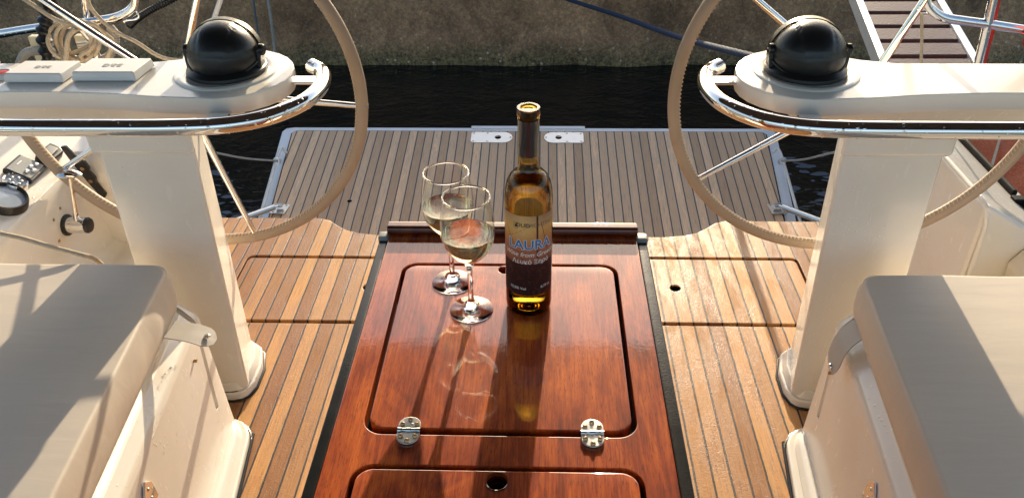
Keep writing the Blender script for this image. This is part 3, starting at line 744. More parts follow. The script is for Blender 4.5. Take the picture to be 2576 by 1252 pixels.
# label: curved sheet with a printed dusk picture
def mk_label():
    m, nt, lk, p = mat("label_print")
    tc = nt.new("ShaderNodeUVMap"); tc.uv_map = "UVMap"
    sx = nt.new("ShaderNodeSeparateXYZ"); lk.new(tc.outputs[0], sx.inputs[0])
    nz = noise_n(nt, lk, tc.outputs[0], 5, 5, 0.6, 0.6)
    v = mathn(nt, lk, 'ADD', sx.outputs[1], mathn(nt, lk, 'MULTIPLY_ADD', nz, 0.05, -0.025))
    c = ramp(nt, lk, v, [(0.0, (0.030, 0.012, 0.010)), (0.30, (0.040, 0.014, 0.011)), (0.41, (0.060, 0.020, 0.016)), (0.425, (0.24, 0.090, 0.050)),
                         (0.52, (0.42, 0.165, 0.085)), (0.64, (0.52, 0.205, 0.105)), (0.70, (0.60, 0.24, 0.075)), (0.84, (0.74, 0.42, 0.13)), (1.0, (0.42, 0.24, 0.14))])
    gl = mathn(nt, lk, 'ABSOLUTE', mathn(nt, lk, 'SUBTRACT', sx.outputs[0], 0.42))
    glow = mathn(nt, lk, 'MULTIPLY', ramp(nt, lk, gl, [(0.0, 1.0), (0.35, 0.0)]), ramp(nt, lk, v, [(0.6, 0.0), (0.8, 0.6)]))
    c = mixc(nt, lk, glow, c, (0.85, 0.58, 0.22))
    cl = noise_n(nt, lk, tc.outputs[0], 9, 4, 0.6, 2.0)
    c = mixc(nt, lk, mathn(nt, lk, 'MULTIPLY', ramp(nt, lk, cl, [(0.55, 0.0), (0.62, 0.5)]), ramp(nt, lk, v, [(0.1, 1.0), (0.40, 1.0), (0.44, 0.2)])), c, (0.13, 0.045, 0.028))
    lk.new(c, p.inputs["Base Color"]); p.inputs["Roughness"].default_value = 0.6; p.inputs["Specular IOR Level"].default_value = 0.15
    lk.new(c, p.inputs["Emission Color"]); p.inputs["Emission Strength"].default_value = 0.0
    return m
LZ0, LZ1, LR = Z0 + 0.044, Z0 + 0.188, 0.0367
A0, A1 = rad(-150), rad(-25)                       # angles about the bottle; -90 faces the camera
A0, A1 = rad(-165), rad(-18)
def cyl(a, z, r=LR): return Vector((bx + r * math.cos(a), by + r * math.sin(a), z))
def label_mesh():
    bm = bmesh.new(); uvl = bm.loops.layers.uv.new("UVMap"); n = 56
    def vert(i, z, r): return bm.verts.new(cyl(A0 + (A1 - A0) * i / n, z, r))
    o0 = [vert(i, LZ0, LR) for i in range(n + 1)]; o1 = [vert(i, LZ1, LR) for i in range(n + 1)]
    i0 = [vert(i, LZ0, LR - 0.00015) for i in range(n + 1)]; i1 = [vert(i, LZ1, LR - 0.00015) for i in range(n + 1)]
    for i in range(n):
        for q, w in (((o0[i], o0[i + 1], o1[i + 1], o1[i]), 1), ((i0[i + 1], i0[i], i1[i], i1[i + 1]), 0)):
            f = bm.faces.new(q)
            us = ((i, 0), (i + 1, 0), (i + 1, 1), (i, 1)) if w else ((i + 1, 0), (i, 0), (i, 1), (i + 1, 1))
            for l, (a, b) in zip(f.loops, us): l[uvl].uv = (a / n, b)
    return bm
lb = obj("label", label_mesh(), mk_label(), bo)
def text_on_bottle(txt, u, v, size, m, shear=0.0, bold=0.0, r=0.00018, align='CENTER', tilt=0.0):
    cu = D.curves.new("t", 'FONT'); cu.body = txt; cu.size = 1.0; cu.align_x = align; cu.shear = shear; cu.offset = bold; cu.resolution_u = 3
    to = D.objects.new("t", cu); COL.objects.link(to)
    dg = bpy.context.evaluated_depsgraph_get(); me = D.meshes.new_from_object(to.evaluated_get(dg))
    D.objects.remove(to); D.curves.remove(cu)
    bm = bmesh.new(); bm.from_mesh(me); D.meshes.remove(me)
    bmesh.ops.subdivide_edges(bm, edges=[e for e in bm.edges if e.calc_length() > 0.25], cuts=3)
    for q in bm.verts:
        x, y = q.co.x * size, q.co.y * size
        q.co = cyl(A0 + (A1 - A0) * u + x / LR, LZ0 + (LZ1 - LZ0) * v + y + x * tilt, LR + r)
    return bm
ink = simple("dark_ink", (0.05, 0.03, 0.025), 0.5); inkg = simple("grey_ink", (0.22, 0.16, 0.13), 0.5)
blue = simple("blue_ink", (0.035, 0.20, 0.46), 0.45); whitei = simple("white_ink", (0.80, 0.76, 0.70), 0.5)
UC = 0.535
obj("lettering", text_on_bottle("DUD", UC - 0.11, 0.868, 0.0096, ink, bold=0.012), ink, lb)
obj("lettering", text_on_bottle("YACHTING", UC + 0.185, 0.868, 0.0096, inkg), inkg, lb)
obj("lettering", text_on_bottle("LAURA", UC, 0.600, 0.0225, whitei, bold=0.055, r=0.00018), whitei, lb)
obj("lettering", text_on_bottle("LAURA", UC, 0.600, 0.0225, blue, bold=0.015, r=0.00032), blue, lb)
obj("lettering", text_on_bottle("Wine from Greece", UC, 0.505, 0.0110, whitei, shear=0.25, bold=0.01), whitei, lb)
obj("lettering", text_on_bottle("\u039b\u03b5\u03c5\u03ba\u03cc \u039e\u03b7\u03c1\u03cc", UC + 0.02, 0.415, 0.0108, whitei, bold=0.012), whitei, lb)
obj("lettering", text_on_bottle("13,5% Vol", UC - 0.21, 0.075, 0.0068, whitei, bold=0.01), whitei, lb)
obj("lettering", text_on_bottle("0,75 Lt", UC + 0.28, 0.085, 0.0064, whitei, bold=0.01), whitei, lb)
def line_on(pts, w, m, r=0.00016):
    bm = bmesh.new(); rows = []
    P = [Vector(p) for p in pts]; fine = []
    for a, b in zip(P, P[1:]):
        for k in range(8): fine.append(a.lerp(b, k / 8))
    fine.append(P[-1])
    for i, p in enumerate(fine):
        t = (fine[min(i + 1, len(fine) - 1)] - fine[max(0, i - 1)]); t = Vector((t.x * (A1 - A0) * LR, t.y * (LZ1 - LZ0))).normalized(); nn = Vector((-t.y, t.x)) * w / 2
        rows.append([bm.verts.new(cyl(A0 + (A1 - A0) * p.x + sg * nn.x / LR, LZ0 + (LZ1 - LZ0) * p.y + sg * nn.y, LR + r)) for sg in (-1, 1)])
    for a, b in zip(rows, rows[1:]): bm.faces.new((a[0], a[1], b[1], b[0]))
    return bm
# logo: small boxed sail, and the rigging in the picture
sq = [(UC - 0.265, 0.845), (UC - 0.195, 0.845), (UC - 0.195, 0.915), (UC - 0.265, 0.915), (UC - 0.265, 0.845)]
obj("logo", join(line_on(sq, 0.0005, ink, 0.00022), line_on([(UC - 0.235, 0.86), (UC - 0.230, 0.90)], 0.0022, ink, 0.00022), line_on([(UC - 0.220, 0.86), (UC - 0.216, 0.885)], 0.0012, ink, 0.00022)), ink, lb)
rig = join(line_on([(0.66, 0.42), (0.655, 1.0)], 0.0030, ink, 0.0001), line_on([(0.10, 0.86), (0.45, 0.42)], 0.0007, ink, 0.0001), line_on([(0.10, 0.70), (0.66, 0.93)], 0.0005, ink, 0.0001),
           line_on([(0.72, 0.92), (0.90, 0.42)], 0.0008, ink, 0.0001), line_on([(0.2, 0.58), (0.5, 0.55), (0.85, 0.60)], 0.0006, ink, 0.0001))
obj("rigging_print", rig, simple("brown_ink", (0.10, 0.035, 0.02), 0.5), lb)

# ================================================================== WINE GLASSES
def wineglass(x, y, lab, lvl):
    o = thing("wine_glass", lab, "wine glass", (x, y, T), "white wine glasses on the table")
    z = T + 0.0006
    st = [(0, 0.0), (0.020, 0.0), (0.0330, 0.0003), (0.0348, 0.0010), (0.0346, 0.0018), (0.028, 0.0034), (0.018, 0.0058), (0.010, 0.0095), (0.0062, 0.015), (0.0044, 0.024), (0.0038, 0.045), (0.0040, 0.070), (0.0052, 0.084), (0.0085, 0.0925), (0.0125, 0.0975),
          (0.0105, 0.0990), (0.0060, 0.0975), (0, 0.0965)]
    obj("stem_and_foot", lathe(st, (x, y, z), 56), 'glass', o, 50)
    b = [(0.0085, 0.0928), (0.0125, 0.0972), (0.020, 0.1035), (0.0275, 0.1115), (0.0340, 0.1215), (0.0385, 0.1325), (0.0410, 0.1450), (0.0416, 0.1560), (0.0405, 0.1720), (0.0385, 0.1870), (0.0362, 0.2000), (0.0350, 0.2080)]
    obj("bowl", lathe(smooth_prof(b), (x, y, z), 64), 'thin', o, 60)
    obj("bowl_rim", tube([(x + 0.0349 * math.cos(t), y + 0.0349 * math.sin(t), z + 0.2083) for t in [2 * math.pi * k / 64 for k in range(64)]], 0.0014, 10, closed=True), 'glass', o)
    w = []
    for r, h in smooth_prof(b):
        if 0.0985 < h < lvl: w.append((r - 0.0006, h))
    rl_ = w[-1][0]
    w = [(0, 0.0992)] + w + [(rl_, lvl), (rl_ - 0.002, lvl - 0.0006), (0, lvl - 0.0007)]
    obj("wine", lathe(w, (x, y, z), 64), 'wine', o, 50)
def smooth_prof(b):
    return [(p.x, p.y) for p in smooth_path([(a, c, 0) for a, c in b], 5)]
wineglass(-0.109, 1.030, "front wine glass of white wine, standing nearest the camera and the bottle", 0.146)
wineglass(-0.146, 1.104, "rear wine glass of white wine, partly hidden behind the front glass", 0.149)

# ================================================================== BENCHES AND CUSHIONS
SL = 0.095                                           # the benches close in slightly towards the bow
def smooth_path2(q): return [(p.x, p.y) for p in smooth_path([(x, y, 0) for x, y in q], 4)]
def on_mesh(o, x, y):
    bpy.context.view_layer.update()
    d = ray(x, y).normalized(); base = world_loc(o)
    hit, loc, nor, _ = o.ray_cast(CAM - base, d)
    return (loc + base, nor) if hit else (CAM + d * 1.5, -d)
def bench(s):
    nm = "left" if s < 0 else "right"
    o = thing("cockpit_bench", f"moulded cream cockpit bench below the {nm} seat cushion, drops on its side", "cockpit bench", (U(s, 0.95), 1.2, 0), "cockpit benches")
    def mp(a, b, t): return (U(s, a - (1.5 - t) * SL), t, b)
    prof = [(0.728, 0.0), (0.746, 0.385), (0.792, 0.427), (0.84, 0.435), (1.30, 0.435), (1.30, 0.0)]
    bm = extr(prof, -0.6, 1.495, 0.014, 4, mp, 12)
    # open groove moulded round the end corner
    body = obj("seat_moulding", bm, 'gel', o)
    g0 = [(0.815, 1.470, 0.428), (0.770, 1.462, 0.400), (0.742, 1.452, 0.35), (0.737, 1.440, 0.28), (0.734, 1.428, 0.21), (0.732, 1.418, 0.15)]
    gp = smooth_path([(U(s, a - (1.5 - b) * SL), b, c) for a, b, c in g0], 6)
    cut = obj("cutter", tube(gp, 0.0105, 12), 'gel', None)
    body.data.materials.clear(); body.data.materials.append(M['gel'])
    md = body.modifiers.new("groove", 'BOOLEAN'); md.object = cut; md.operation = 'DIFFERENCE'; md.solver = 'EXACT'
    dg = bpy.context.evaluated_depsgraph_get(); cut.matrix_world = Matrix.Identity(4)
    bpy.context.view_layer.update()
    me = D.meshes.new_from_object(body.evaluated_get(bpy.context.evaluated_depsgraph_get()))
    body.modifiers.clear(); body.data = me; D.objects.remove(cut)
    for p in me.polygons: p.use_smooth = True
    me.set_sharp_from_angle(angle=rad(30))
    ft = [(U(s, a - (1.5 - b) * SL * 1.25), b) for a, b in [(0.690, -0.6), (0.690, 0.4), (0.690, 1.0), (0.690, 1.44), (0.693, 1.462), (0.702, 1.484), (0.716, 1.500), (0.735, 1.509), (0.76, 1.512), (0.85, 1.512), (0.85, -0.6)]]
    cxx = U(s, 0.85)
    obj("skirting", join(prism(ft, 0.0, 0.024, 0.006, 3), prism([(cxx + (x - cxx) * 0.93, y - 0.008) for x, y in ft], 0.0242, 0.050, 0.009, 3, top=[(cxx + (x - cxx) * 0.84, y - 0.014) for x, y in ft])), 'gel_plain', o)
    obj("sealant_bead", tube([Vector((x - s * -0.0 + (0.003 * -s), y + (0.003 if y > 1.49 else 0), 0.002)) for x, y in smooth_path2(ft[:10])], 0.0042, 8), 'rubber', o)
    # catch at the near end and a small stud
    cx, nn = on_mesh(body, 367 if s < 0 else 2197, 1234)
    q3 = nn.to_track_quat('Z', 'Y').to_matrix().to_4x4()
    def face(a, b, t): 
        e2 = (Vector((0, 0, 1)) - nn * nn.z).normalized(); e1 = e2.cross(nn)
        return cx + e1 * a + e2 * b + nn * t
    ct = obj("catch_plate", extr([(-0.024, -0.040), (0.024, -0.040), (0.021, 0.004), (0.0, 0.026), (-0.021, 0.004)], 0.0015, 0.0060, 0.0008, 1, face), 'steel', o)
    for dz in (0.004, -0.020): obj("screw", lathe([(0, 0.002), (0.003, 0.0015), (0.0042, 0.0)], face(0, dz, 0.0060), 14, q3), 'steel_dull', ct)
    q, n2 = on_mesh(body, 487 if s < 0 else 2090, 907 if s < 0 else 938)
    obj("stud", lathe([(0, 0.008), (0.004, 0.007), (0.005, 0.004), (0.003, 0.0)], q, 16, n2.to_track_quat('Z', 'Y').to_matrix().to_4x4()), 'brass', o)
for s in (-1, 1): bench(s)

def cushion(s):
    nm = "left" if s < 0 else "right"
    o = thing("seat_cushion", f"thick beige vinyl cushion on the {nm} bench, its strap " + ("sticking out flat" if s < 0 else "folded down"), "seat cushion", (U(s, 1.0), 0.9, 0.44), "bench cushions")
    z0, z1 = 0.4365, (0.548 if s < 0 else 0.538)
    # rounded slab on a grid so that it can sag and pucker
    nx, ny = 44, 90; bm = bmesh.new()
    u0, u1, y0, y1 = (0.768 if s < 0 else 0.758), 1.42, -0.55, 1.468
    rr = 0.026
    def prof_pt(u, y, top):
        return (U(s, u - (1.5 - y) * SL), y)
    def surf(i, j, top):
        a, b = i / nx, j / ny
        # denser near edges
        u = u0 + (u1 - u0) * (a - 0.14 * math.sin(2 * math.pi * a) / (1)) ; y = y0 + (y1 - y0) * (b - 0.14 * math.sin(2 * math.pi * b))
        du = min(u - u0, u1 - u); dy = min(y - y0, y1 - y)
        # round the corner in plan
        d = min(du, dy)
        if du < rr * 1.6 and dy < rr * 1.6:
            c = rr * 1.6; d = c - math.hypot(c - du, c - dy); d = max(d, -0.003)
            if d < 0:
                k = c / math.hypot(c - du, c - dy)
                uu = (c - (c - du) * k); yy = (c - (c - dy) * k)
                u = u0 + uu if u - u0 < u1 - u else u1 - uu; y = y0 + yy if y - y0 < y1 - y else y1 - yy; d = 0
        h = z1 - z0
        e = 0.008
        if top: z = z1 - (e * (1 - math.sqrt(max(0, 1 - (1 - min(d, e) / e) ** 2)))) + 0.002 * min(1, d / 0.12) + 0.0022 * noise.noise(Vector((u * 7, y * 4, 3)))
        else: z = z0 + 0.010 * (1 - min(d, 0.012) / 0.012)
        return u, y, z
    T1 = [[None] * (ny + 1) for _ in range(nx + 1)]; T0 = [[None] * (ny + 1) for _ in range(nx + 1)]
    for i in range(nx + 1):
        for j in range(ny + 1):
            for tt, A in ((True, T1), (False, T0)):
                u, y, z = surf(i, j, tt); A[i][j] = bm.verts.new((*prof_pt(u, y, tt), z))
    for i in range(nx):
        for j in range(ny):
            bm.faces.new((T1[i][j], T1[i + 1][j], T1[i + 1][j + 1], T1[i][j + 1])); bm.faces.new((T0[i][j], T0[i][j + 1], T0[i + 1][j + 1], T0[i + 1][j]))
    per = [(i, 0) for i in range(nx)] + [(nx, j) for j in range(ny)] + [(i, ny) for i in range(nx, 0, -1)] + [(0, j) for j in range(ny, 0, -1)]
    nlev = 5
    cen = Vector((0, 0))
    rings = [[T0[i][j] for i, j in per]]
    for l in range(1, nlev):
        t = l / nlev; ring = []
        for k, (i, j) in enumerate(per):
            a = T0[i][j].co; b = T1[i][j].co; p = a.lerp(b, t)
            ox = -1 if i == 0 else (1 if i == nx else 0); oy = -1 if j == 0 else (1 if j == ny else 0)
            bul = 0.007 * math.sin(math.pi * t) + 0.0030 * noise.noise(Vector((p.x * 9, p.y * 26, p.z * 18))) * math.sin(math.pi * t)
            ring.append(bm.verts.new(p + Vector((ox * s * bul, oy * bul, 0))))
        rings.append(ring)
    rings.append([T1[i][j] for i, j in per])
    for a, b in zip(rings, rings[1:]):
        for k in range(len(per)): bm.faces.new((a[k], a[(k + 1) % len(per)], b[(k + 1) % len(per)], b[k]))
    clean(bm)
    cb = obj("cover", bm, 'vinyl', o, 50)
    # seams: thin welt near the top edge and one lower
    def edge_path(z, inset):
        pts = [Vector((U(s, u0 + inset - (1.5 - y) * SL), y, z)) for y in [y0 + 0.03 + (y1 - 0.045 - y0 - 0.03) * k / 60 for k in range(61)]]
        for k in range(1, 9):
            a = rad(90 * k / 8); c = 0.0416 - inset
            pts.append(Vector((U(s, u0 + 0.0416 - c * math.cos(a) - (1.5 - (y1 - 0.0416)) * SL), y1 - 0.0416 + c * math.sin(a), z)))
        pts += [Vector((U(s, u - (1.5 - y1) * SL), y1 - inset, z)) for u in [u0 + 0.06 + 0.5 * k / 10 for k in range(11)]]
        return pts
    obj("piping", tube([p + Vector((0, 0, 0)) for p in edge_path(z1 - 0.0055, 0.0035)], 0.0020, 8), 'strap', cb)
    return o, z0, z1
cl_, _, _ = cushion(-1); cr_, _, _ = cushion(1)

# straps with press studs (parts of the cushions)
sp = smooth_path([(-0.775, 1.335, 0.452), (-0.745, 1.322, 0.449), (-0.715, 1.302, 0.446), (-0.695, 1.283, 0.436), (-0.683, 1.268, 0.424)], 6)
sp = [Vector(PZ(455, 832, 0.452)) , Vector(PZ(480, 836, 0.451)), Vector(PZ(505, 843, 0.446)), Vector(PZ(525, 851, 0.440)), Vector(PZ(541, 860, 0.432))]
sp = smooth_path([sp[0] + (sp[0] - sp[1]) * 1.2] + sp, 6)
wd = [0.058] * (len(sp) - 9) + [0.056, 0.054, 0.052, 0.048, 0.044, 0.038, 0.032, 0.025, 0.018]
st = obj("strap", strip(sp, wd, 0.0025, (0.12, 1.0, 0.0)), 'strap', cl_)
q = Vector(PZ(521, 846, 0.4455))
obj("press_stud", lathe([(0, 0.0045), (0.004, 0.0042), (0.0068, 0.003), (0.0075, 0.0)], q, 24), 'steel', st)
q0 = [PX(2150, 842, U(1, 0.770)), PX(2122, 862, U(1, 0.752)), PX(2098, 888, U(1, 0.726)), PX(2082, 920, U(1, 0.708))]
q0[0].y -= 0.048
sp = smooth_path([Vector((U(1, 0.79), q0[0].y, 0.455)), Vector((U(1, 0.747), q0[0].y - 0.005, 0.447)), Vector((U(1, 0.717), q0[0].y - 0.013, 0.415)), Vector((U(1, 0.705), q0[0].y - 0.022, 0.372)), Vector((U(1, 0.702), q0[0].y - 0.028, 0.348))], 6)
wd = [0.062] * (len(sp) - 8) + [0.060, 0.057, 0.053, 0.048, 0.042, 0.036, 0.030, 0.024]
st = obj("strap", strip(sp, wd, 0.0025, (-0.05, 1.0, 0.0)), 'strap', cr_)
q = sp[-4] + Vector((-0.003, 0, 0))
obj("press_stud", lathe([(0, 0.0045), (0.004, 0.0042), (0.0068, 0.003), (0.0075, 0.0)], q, 24, Matrix.Rotation(rad(-90), 4, 'Y')), 'steel', st)

# ================================================================== SWIM PLATFORM (slightly raised towards its outer edge)
pf = thing("swim_platform", "fold down swim platform with weathered teak planks and white rim, over dark water", "swim platform", (-0.08, 3.4, -0.77))
P0 = Vector((0, 4.55, -0.61)); SLOPE = 0.13 / 0.91
def zpl(y): return -0.61 + (y - 4.55) * SLOPE
PN = Vector((0, -SLOPE, 1)).normalized()
def slab(outer, t0, t1, holes=(), ch=0.003):
    bm = plate(outer, list(holes), t0, t1, ch)
    for v in bm.verts: v.co.z += zpl(v.co.y)
    return bm
c0 = -0.085
out = [(c0 - 1.43, 3.05), (c0 + 1.43, 3.05), (c0 + 1.445, 3.7), (c0 + 1.515, 4.55), (c0 + 1.500, 4.59), (c0 + 1.45, 4.600), (c0 - 1.45, 4.600), (c0 - 1.500, 4.59), (c0 - 1.52, 4.55), (c0 - 1.45, 3.7)]
obj("moulded_base", slab(out, -0.13, 0.0, ch=0.012), 'gel_trim', pf)
pan = [(c0 - 1.36, 3.08), (c0 + 1.36, 3.08), (c0 + 1.375, 3.7), (c0 + 1.442, 4.52), (c0 + 1.425, 4.540), (c0 + 1.40, 4.545), (c0 - 1.40, 4.545), (c0 - 1.425, 4.540), (c0 - 1.445, 4.52), (c0 - 1.38, 3.7)]
obj("teak_panel", slab(pan, 0.002, 0.008, ch=0.002), 'teak_grey', pf)
obj("caulk_line", slab(offset(pan, 0.008), 0.0005, 0.004, ch=0.0005), simple("navy_caulk", (0.010, 0.018, 0.05), 0.5), pf)
obj("step_plate", slab([(-0.43, 4.578), (0.27, 4.578), (0.27, 4.606), (-0.43, 4.606)], -0.02, 0.006, ch=0.002), 'gel_trim', pf)
def latch(x_sq, x_rd, lab):
    d = 1 if x_rd > x_sq else -1; ya, yb = 4.418, 4.528; ym = (ya + yb) / 2; r = (yb - ya) / 2
    lp = []
    cxr = x_rd - d * r
    for k in range(17):
        a = rad(-90 + 180 * k / 16); lp.append((cxr + d * r * math.cos(a), ym + r * math.sin(a)))
    lp += [(x_sq + d * 0.012, yb), (x_sq, yb - 0.012), (x_sq, ya + 0.012), (x_sq + d * 0.012, ya)]
    if d < 0: lp = lp[::-1]
    p = obj("latch_plate", slab(lp, 0.009, 0.013, [circle(x_rd - d * 0.088, ym, 0.019, 20)], 0.001), 'steel_dull', pf)
    for px, py in ((x_sq + d * 0.016, ya + 0.014), (x_sq + d * 0.016, yb - 0.014), (x_sq + d * 0.10, ya + 0.012), (x_sq + d * 0.10, yb - 0.012), (x_rd - d * 0.012, ym)):
        obj("screw", lathe([(0, 0.0022), (0.005, 0.001), (0.006, 0)], (px, py, zpl(py) + 0.013), 10), 'brass', p)
    obj("latch_hole", lathe([(0, 0), (0.0195, 0), (0.0195, 0.001), (0, 0.001)], (x_rd - d * 0.088, ym, zpl(ym) + 0.0085), 20), 'dark', p)
latch(-0.424, -0.172, 0); latch(0.258, 0.019, 0)
for x, y in ((-1.055, 3.86), (0.945, 3.85)):
    obj("drain_hole", lathe([(0, 0.0095), (0.013, 0.0095), (0.013, 0.008)], (x, y, zpl(y)), 16), 'dark', pf)
# gas struts with their foot plates
for s in (-1, 1):
    a = PP(705 if s < 0 else 1953, 530, P0, PN)
    o = thing("gas_strut", ("left" if s < 0 else "right") + " grey gas strut with screwed foot plate on the platform corner", "gas strut", a, "platform gas struts")
    fp = obj("foot_plate", box((a.x, a.y, a.z + 0.012), (0.085, 0.10, 0.005), 0.001, 1, rz=0.08 * s), 'steel_dull', o)
    for dx in (-0.028, 0.028):
        for dy in (-0.034, 0.034): obj("screw", lathe([(0, 0.003), (0.005, 0.002), (0.006, 0)], (a.x + dx, a.y + dy, a.z + 0.0145), 10), 'brass', fp)
    obj("end_fitting", join(lathe([(0, 0.02), (0.012, 0.018), (0.012, -0.018), (0, -0.02)], (a.x, a.y, a.z + 0.035), 16, 'X')), 'steel_dull', o)
    e = Vector((a.x + s * 0.20, a.y - 0.34, a.z + 0.11)); b = Vector((a.x, a.y, a.z + 0.035))
    obj("rod", tube([b, b.lerp(e, 0.12)], 0.006, 12), 'steel', o)
    obj("cylinder", tube([b.lerp(e, 0.10), e], 0.0165, 16), 'steel_dull', o)
# side guard bars with a line to the hull
for s in (-1, 1):
    zb = zpl(4.25)
    p1 = PY(712 if s < 0 else 1951, 384, 4.28); p2 = PY(702 if s < 0 else 1962, 384, 4.26); p3 = PY(652 if s < 0 else 2011, 552, 3.66); p4 = p3 + Vector((0, -0.45, -0.08))
    o = thing("guard_bar", ("left" if s < 0 else "right") + " thin white bar along the edge of the swim platform", "guard bar", p2, "platform side bars")
    obj("bar", tube(smooth_path([p1 + Vector((-s * 0.02, 0, 0)), p2, p3, p4], 6), 0.0085, 10), 'gel_plain', o)
    q0 = PY(697 if s < 0 else 1967, 405, 4.15)
    obj("eye", tube([q0 + Vector((0.02 * math.cos(t), 0, 0.02 * math.sin(t))) for t in [rad(30 * k) for k in range(12)]], 0.005, 8, closed=True), 'steel_dull', o)
    e0 = PY(508 if s < 0 else 2095, 378 if s < 0 else 384, 3.3)
    ln = obj("safety_line", tube(smooth_path([q0, q0.lerp(e0, 0.5) - Vector((0, 0, 0.012)), e0, e0 + (e0 - q0) * 0.4], 8), 0.0055, 8), 'rope_grey')
    tag(ln, "thin grey line stretched over the water from the " + ("left" if s < 0 else "right") + " edge of the platform", "rope", "platform lines")

# ================================================================== LEFT CONSOLE: display covers and cap
def display_cover(x0, x1, y0, y1, z1, lab, txt, tx, ty, ts):
    o = thing("display_cover", lab, "display cover", ((x0 + x1) / 2, (y0 + y1) / 2, 0.942), "white display covers on the left console")
    b = [(x0, y0), (x1, y0), (x1 + 0.006, y1), (x0 + 0.006, y1)]
    tp = [(x0 + 0.004, y0 + 0.004), (x1 - 0.004, y0 + 0.004), (x1 + 0.002, y1 - 0.004), (x0 + 0.010, y1 - 0.004)]
    bm = prism(b, 0, 0.019, 0.003, 3, top=tp)
    for v in bm.verts: v.co.z += 0.9435
    sh = obj("cover_shell", bm, 'cover_white', o)
    if txt:
        cu = D.curves.new("t", 'FONT'); cu.body = txt; cu.size = ts; cu.align_x = 'CENTER'; cu.offset = 0.0003; cu.extrude = 0.0003; cu.resolution_u = 3
        to = D.objects.new("t", cu); COL.objects.link(to)
        me = D.meshes.new_from_object(to.evaluated_get(bpy.context.evaluated_depsgraph_get())); D.objects.remove(to); D.curves.remove(cu)
        bm = bmesh.new(); bm.from_mesh(me); D.meshes.remove(me)
        for v in bm.verts: v.co = Vector((tx - v.co.x, ty - v.co.y, 0.9435 + 0.019 + 0.0004 + v.co.z))
        obj("lettering", bm, 'logo', sh)
a = PZ(180, 205, 0.9435); b = PZ(342, 206, 0.9435)
display_cover(a.x, b.x, a.y, a.y + 0.086, 0, "smooth white cover with dark logo, right one of two beside the compass", "B&G", (a.x + b.x) / 2 + 0.006, a.y + 0.047, 0.022)
a2 = PZ(10, 209, 0.9435); b2 = PZ(160, 209, 0.9435)
display_cover(a2.x, b2.x, a2.y, a2.y + 0.080, 0, "white display cover with faint grey logo, nearest the left picture edge", "B&G", (a2.x + b2.x) / 2 + 0.006, a2.y + 0.045, 0.018)
c3 = PZ(0, 197, 0.9435)
o = thing("push_button", "round white button with red centre at the far left of the console", "button", (c3.x, c3.y + 0.012, 0.942))
obj("button_ring", lathe([(0.012, 0.0), (0.022, 0.0), (0.021, 0.008), (0.016, 0.011), (0.012, 0.008)], (c3.x, c3.y + 0.012, 0.942), 28), 'cover_white', o)
obj("button_cap", lathe([(0.012, 0.002), (0.0115, 0.010), (0, 0.012)], (c3.x, c3.y + 0.012, 0.942), 28), 'red', o)

# ================================================================== LEFT COAMING FITTINGS: engine panel, gauges, throttle, clip
LP0 = Vector((-1.325, 1.8, 0.52)); LN = Vector((0.08, 0, 0.145)).normalized()      # sloping instrument ledge
EU = Vector((-0.145, 0, 0.08)).normalized(); EY = Vector((0, 1, 0))                    # outwards up the slope, aft
def on_ledge(c, a, b, h): return c + EY * a + EU * b + LN * h
def ledge_prism(c, outline, h0, h1, w): return extr(outline, h0, h1, w, 2, lambda a, b, t: on_ledge(c, a, b, t))
c = PP(62, 432, LP0, LN)
o = thing("engine_panel", "square grey engine panel with four round buttons on the left coaming", "engine panel", c)
pb = obj("panel_body", ledge_prism(c, [(-0.042, -0.038), (0.042, -0.038), (0.042, 0.038), (-0.042, 0.038)], 0.001, 0.016, 0.004), 'black', o)
obj("face_plate", ledge_prism(c, [(-0.036, -0.031), (0.036, -0.031), (0.036, 0.031), (-0.036, 0.031)], 0.0165, 0.0175, 0.0003), 'grey_trim', pb)
LM = Matrix((EY, EU, LN)).transposed().to_4x4()
for dy, du in ((0.008, -0.010), (0.025, -0.016), (-0.016, -0.012), (-0.002, -0.023)):
    obj("button", lathe([(0, 0.005), (0.0045, 0.005), (0.0055, 0.0035), (0.0065, 0.001), (0.0065, 0)], on_ledge(c, dy, du, 0.0175), 18, LM), 'steel_dull', o)
obj("text_bar", ledge_prism(c, [(-0.006, 0.018), (0.016, 0.018), (0.016, 0.021), (-0.006, 0.021)], 0.0176, 0.0180, 0.0), 'cover_white', o)
def gauge(x, y, r, lab, m):
    c = PP(x, y, LP0, LN)
    o = thing("gauge", lab, "gauge", c, "round gauges on the left coaming")
    obj("bezel", lathe([(r * 0.80, 0.004), (r * 0.84, 0.022), (r * 0.95, 0.024), (r, 0.018), (r * 1.03, 0.0)], c, 36, LM), m, o)
    obj("glass_face", lathe([(0, 0.016), (r * 0.83, 0.016), (r * 0.83, 0.004)], c, 36, LM), 'sky_glassface', o)
    return c, o
gauge(12, 508, 0.052, "large black rimmed gauge with sky reflection painted on its face, lowest on the left coaming", 'black')
c, o = gauge(36, 470, 0.030, "small chrome rimmed gauge between the large gauge and engine panel", 'steel')
for k in range(6): obj("pin", lathe([(0, 0.008), (0.003, 0.007), (0.004, 0)], on_ledge(c, 0.014 * math.cos(k * 1.05), 0.014 * math.sin(k * 1.05), 0.016), 12, LM), 'steel', o)
c = PP(118, 402, LP0, LN)
o = thing("key_socket", "small black plastic socket behind the wheel rim, above the engine panel", "socket", c)
obj("socket_body", ledge_prism(c, [(-0.045, -0.022), (0.035, -0.026), (0.045, -0.01), (0.045, 0.018), (-0.03, 0.022)], 0.0, 0.028, 0.007), 'black', o)
obj("socket_cap", ledge_prism(c, [(-0.02, -0.014), (0.025, -0.014), (0.025, 0.012), (-0.02, 0.012)], 0.028, 0.034, 0.003), 'grey_trim', o)
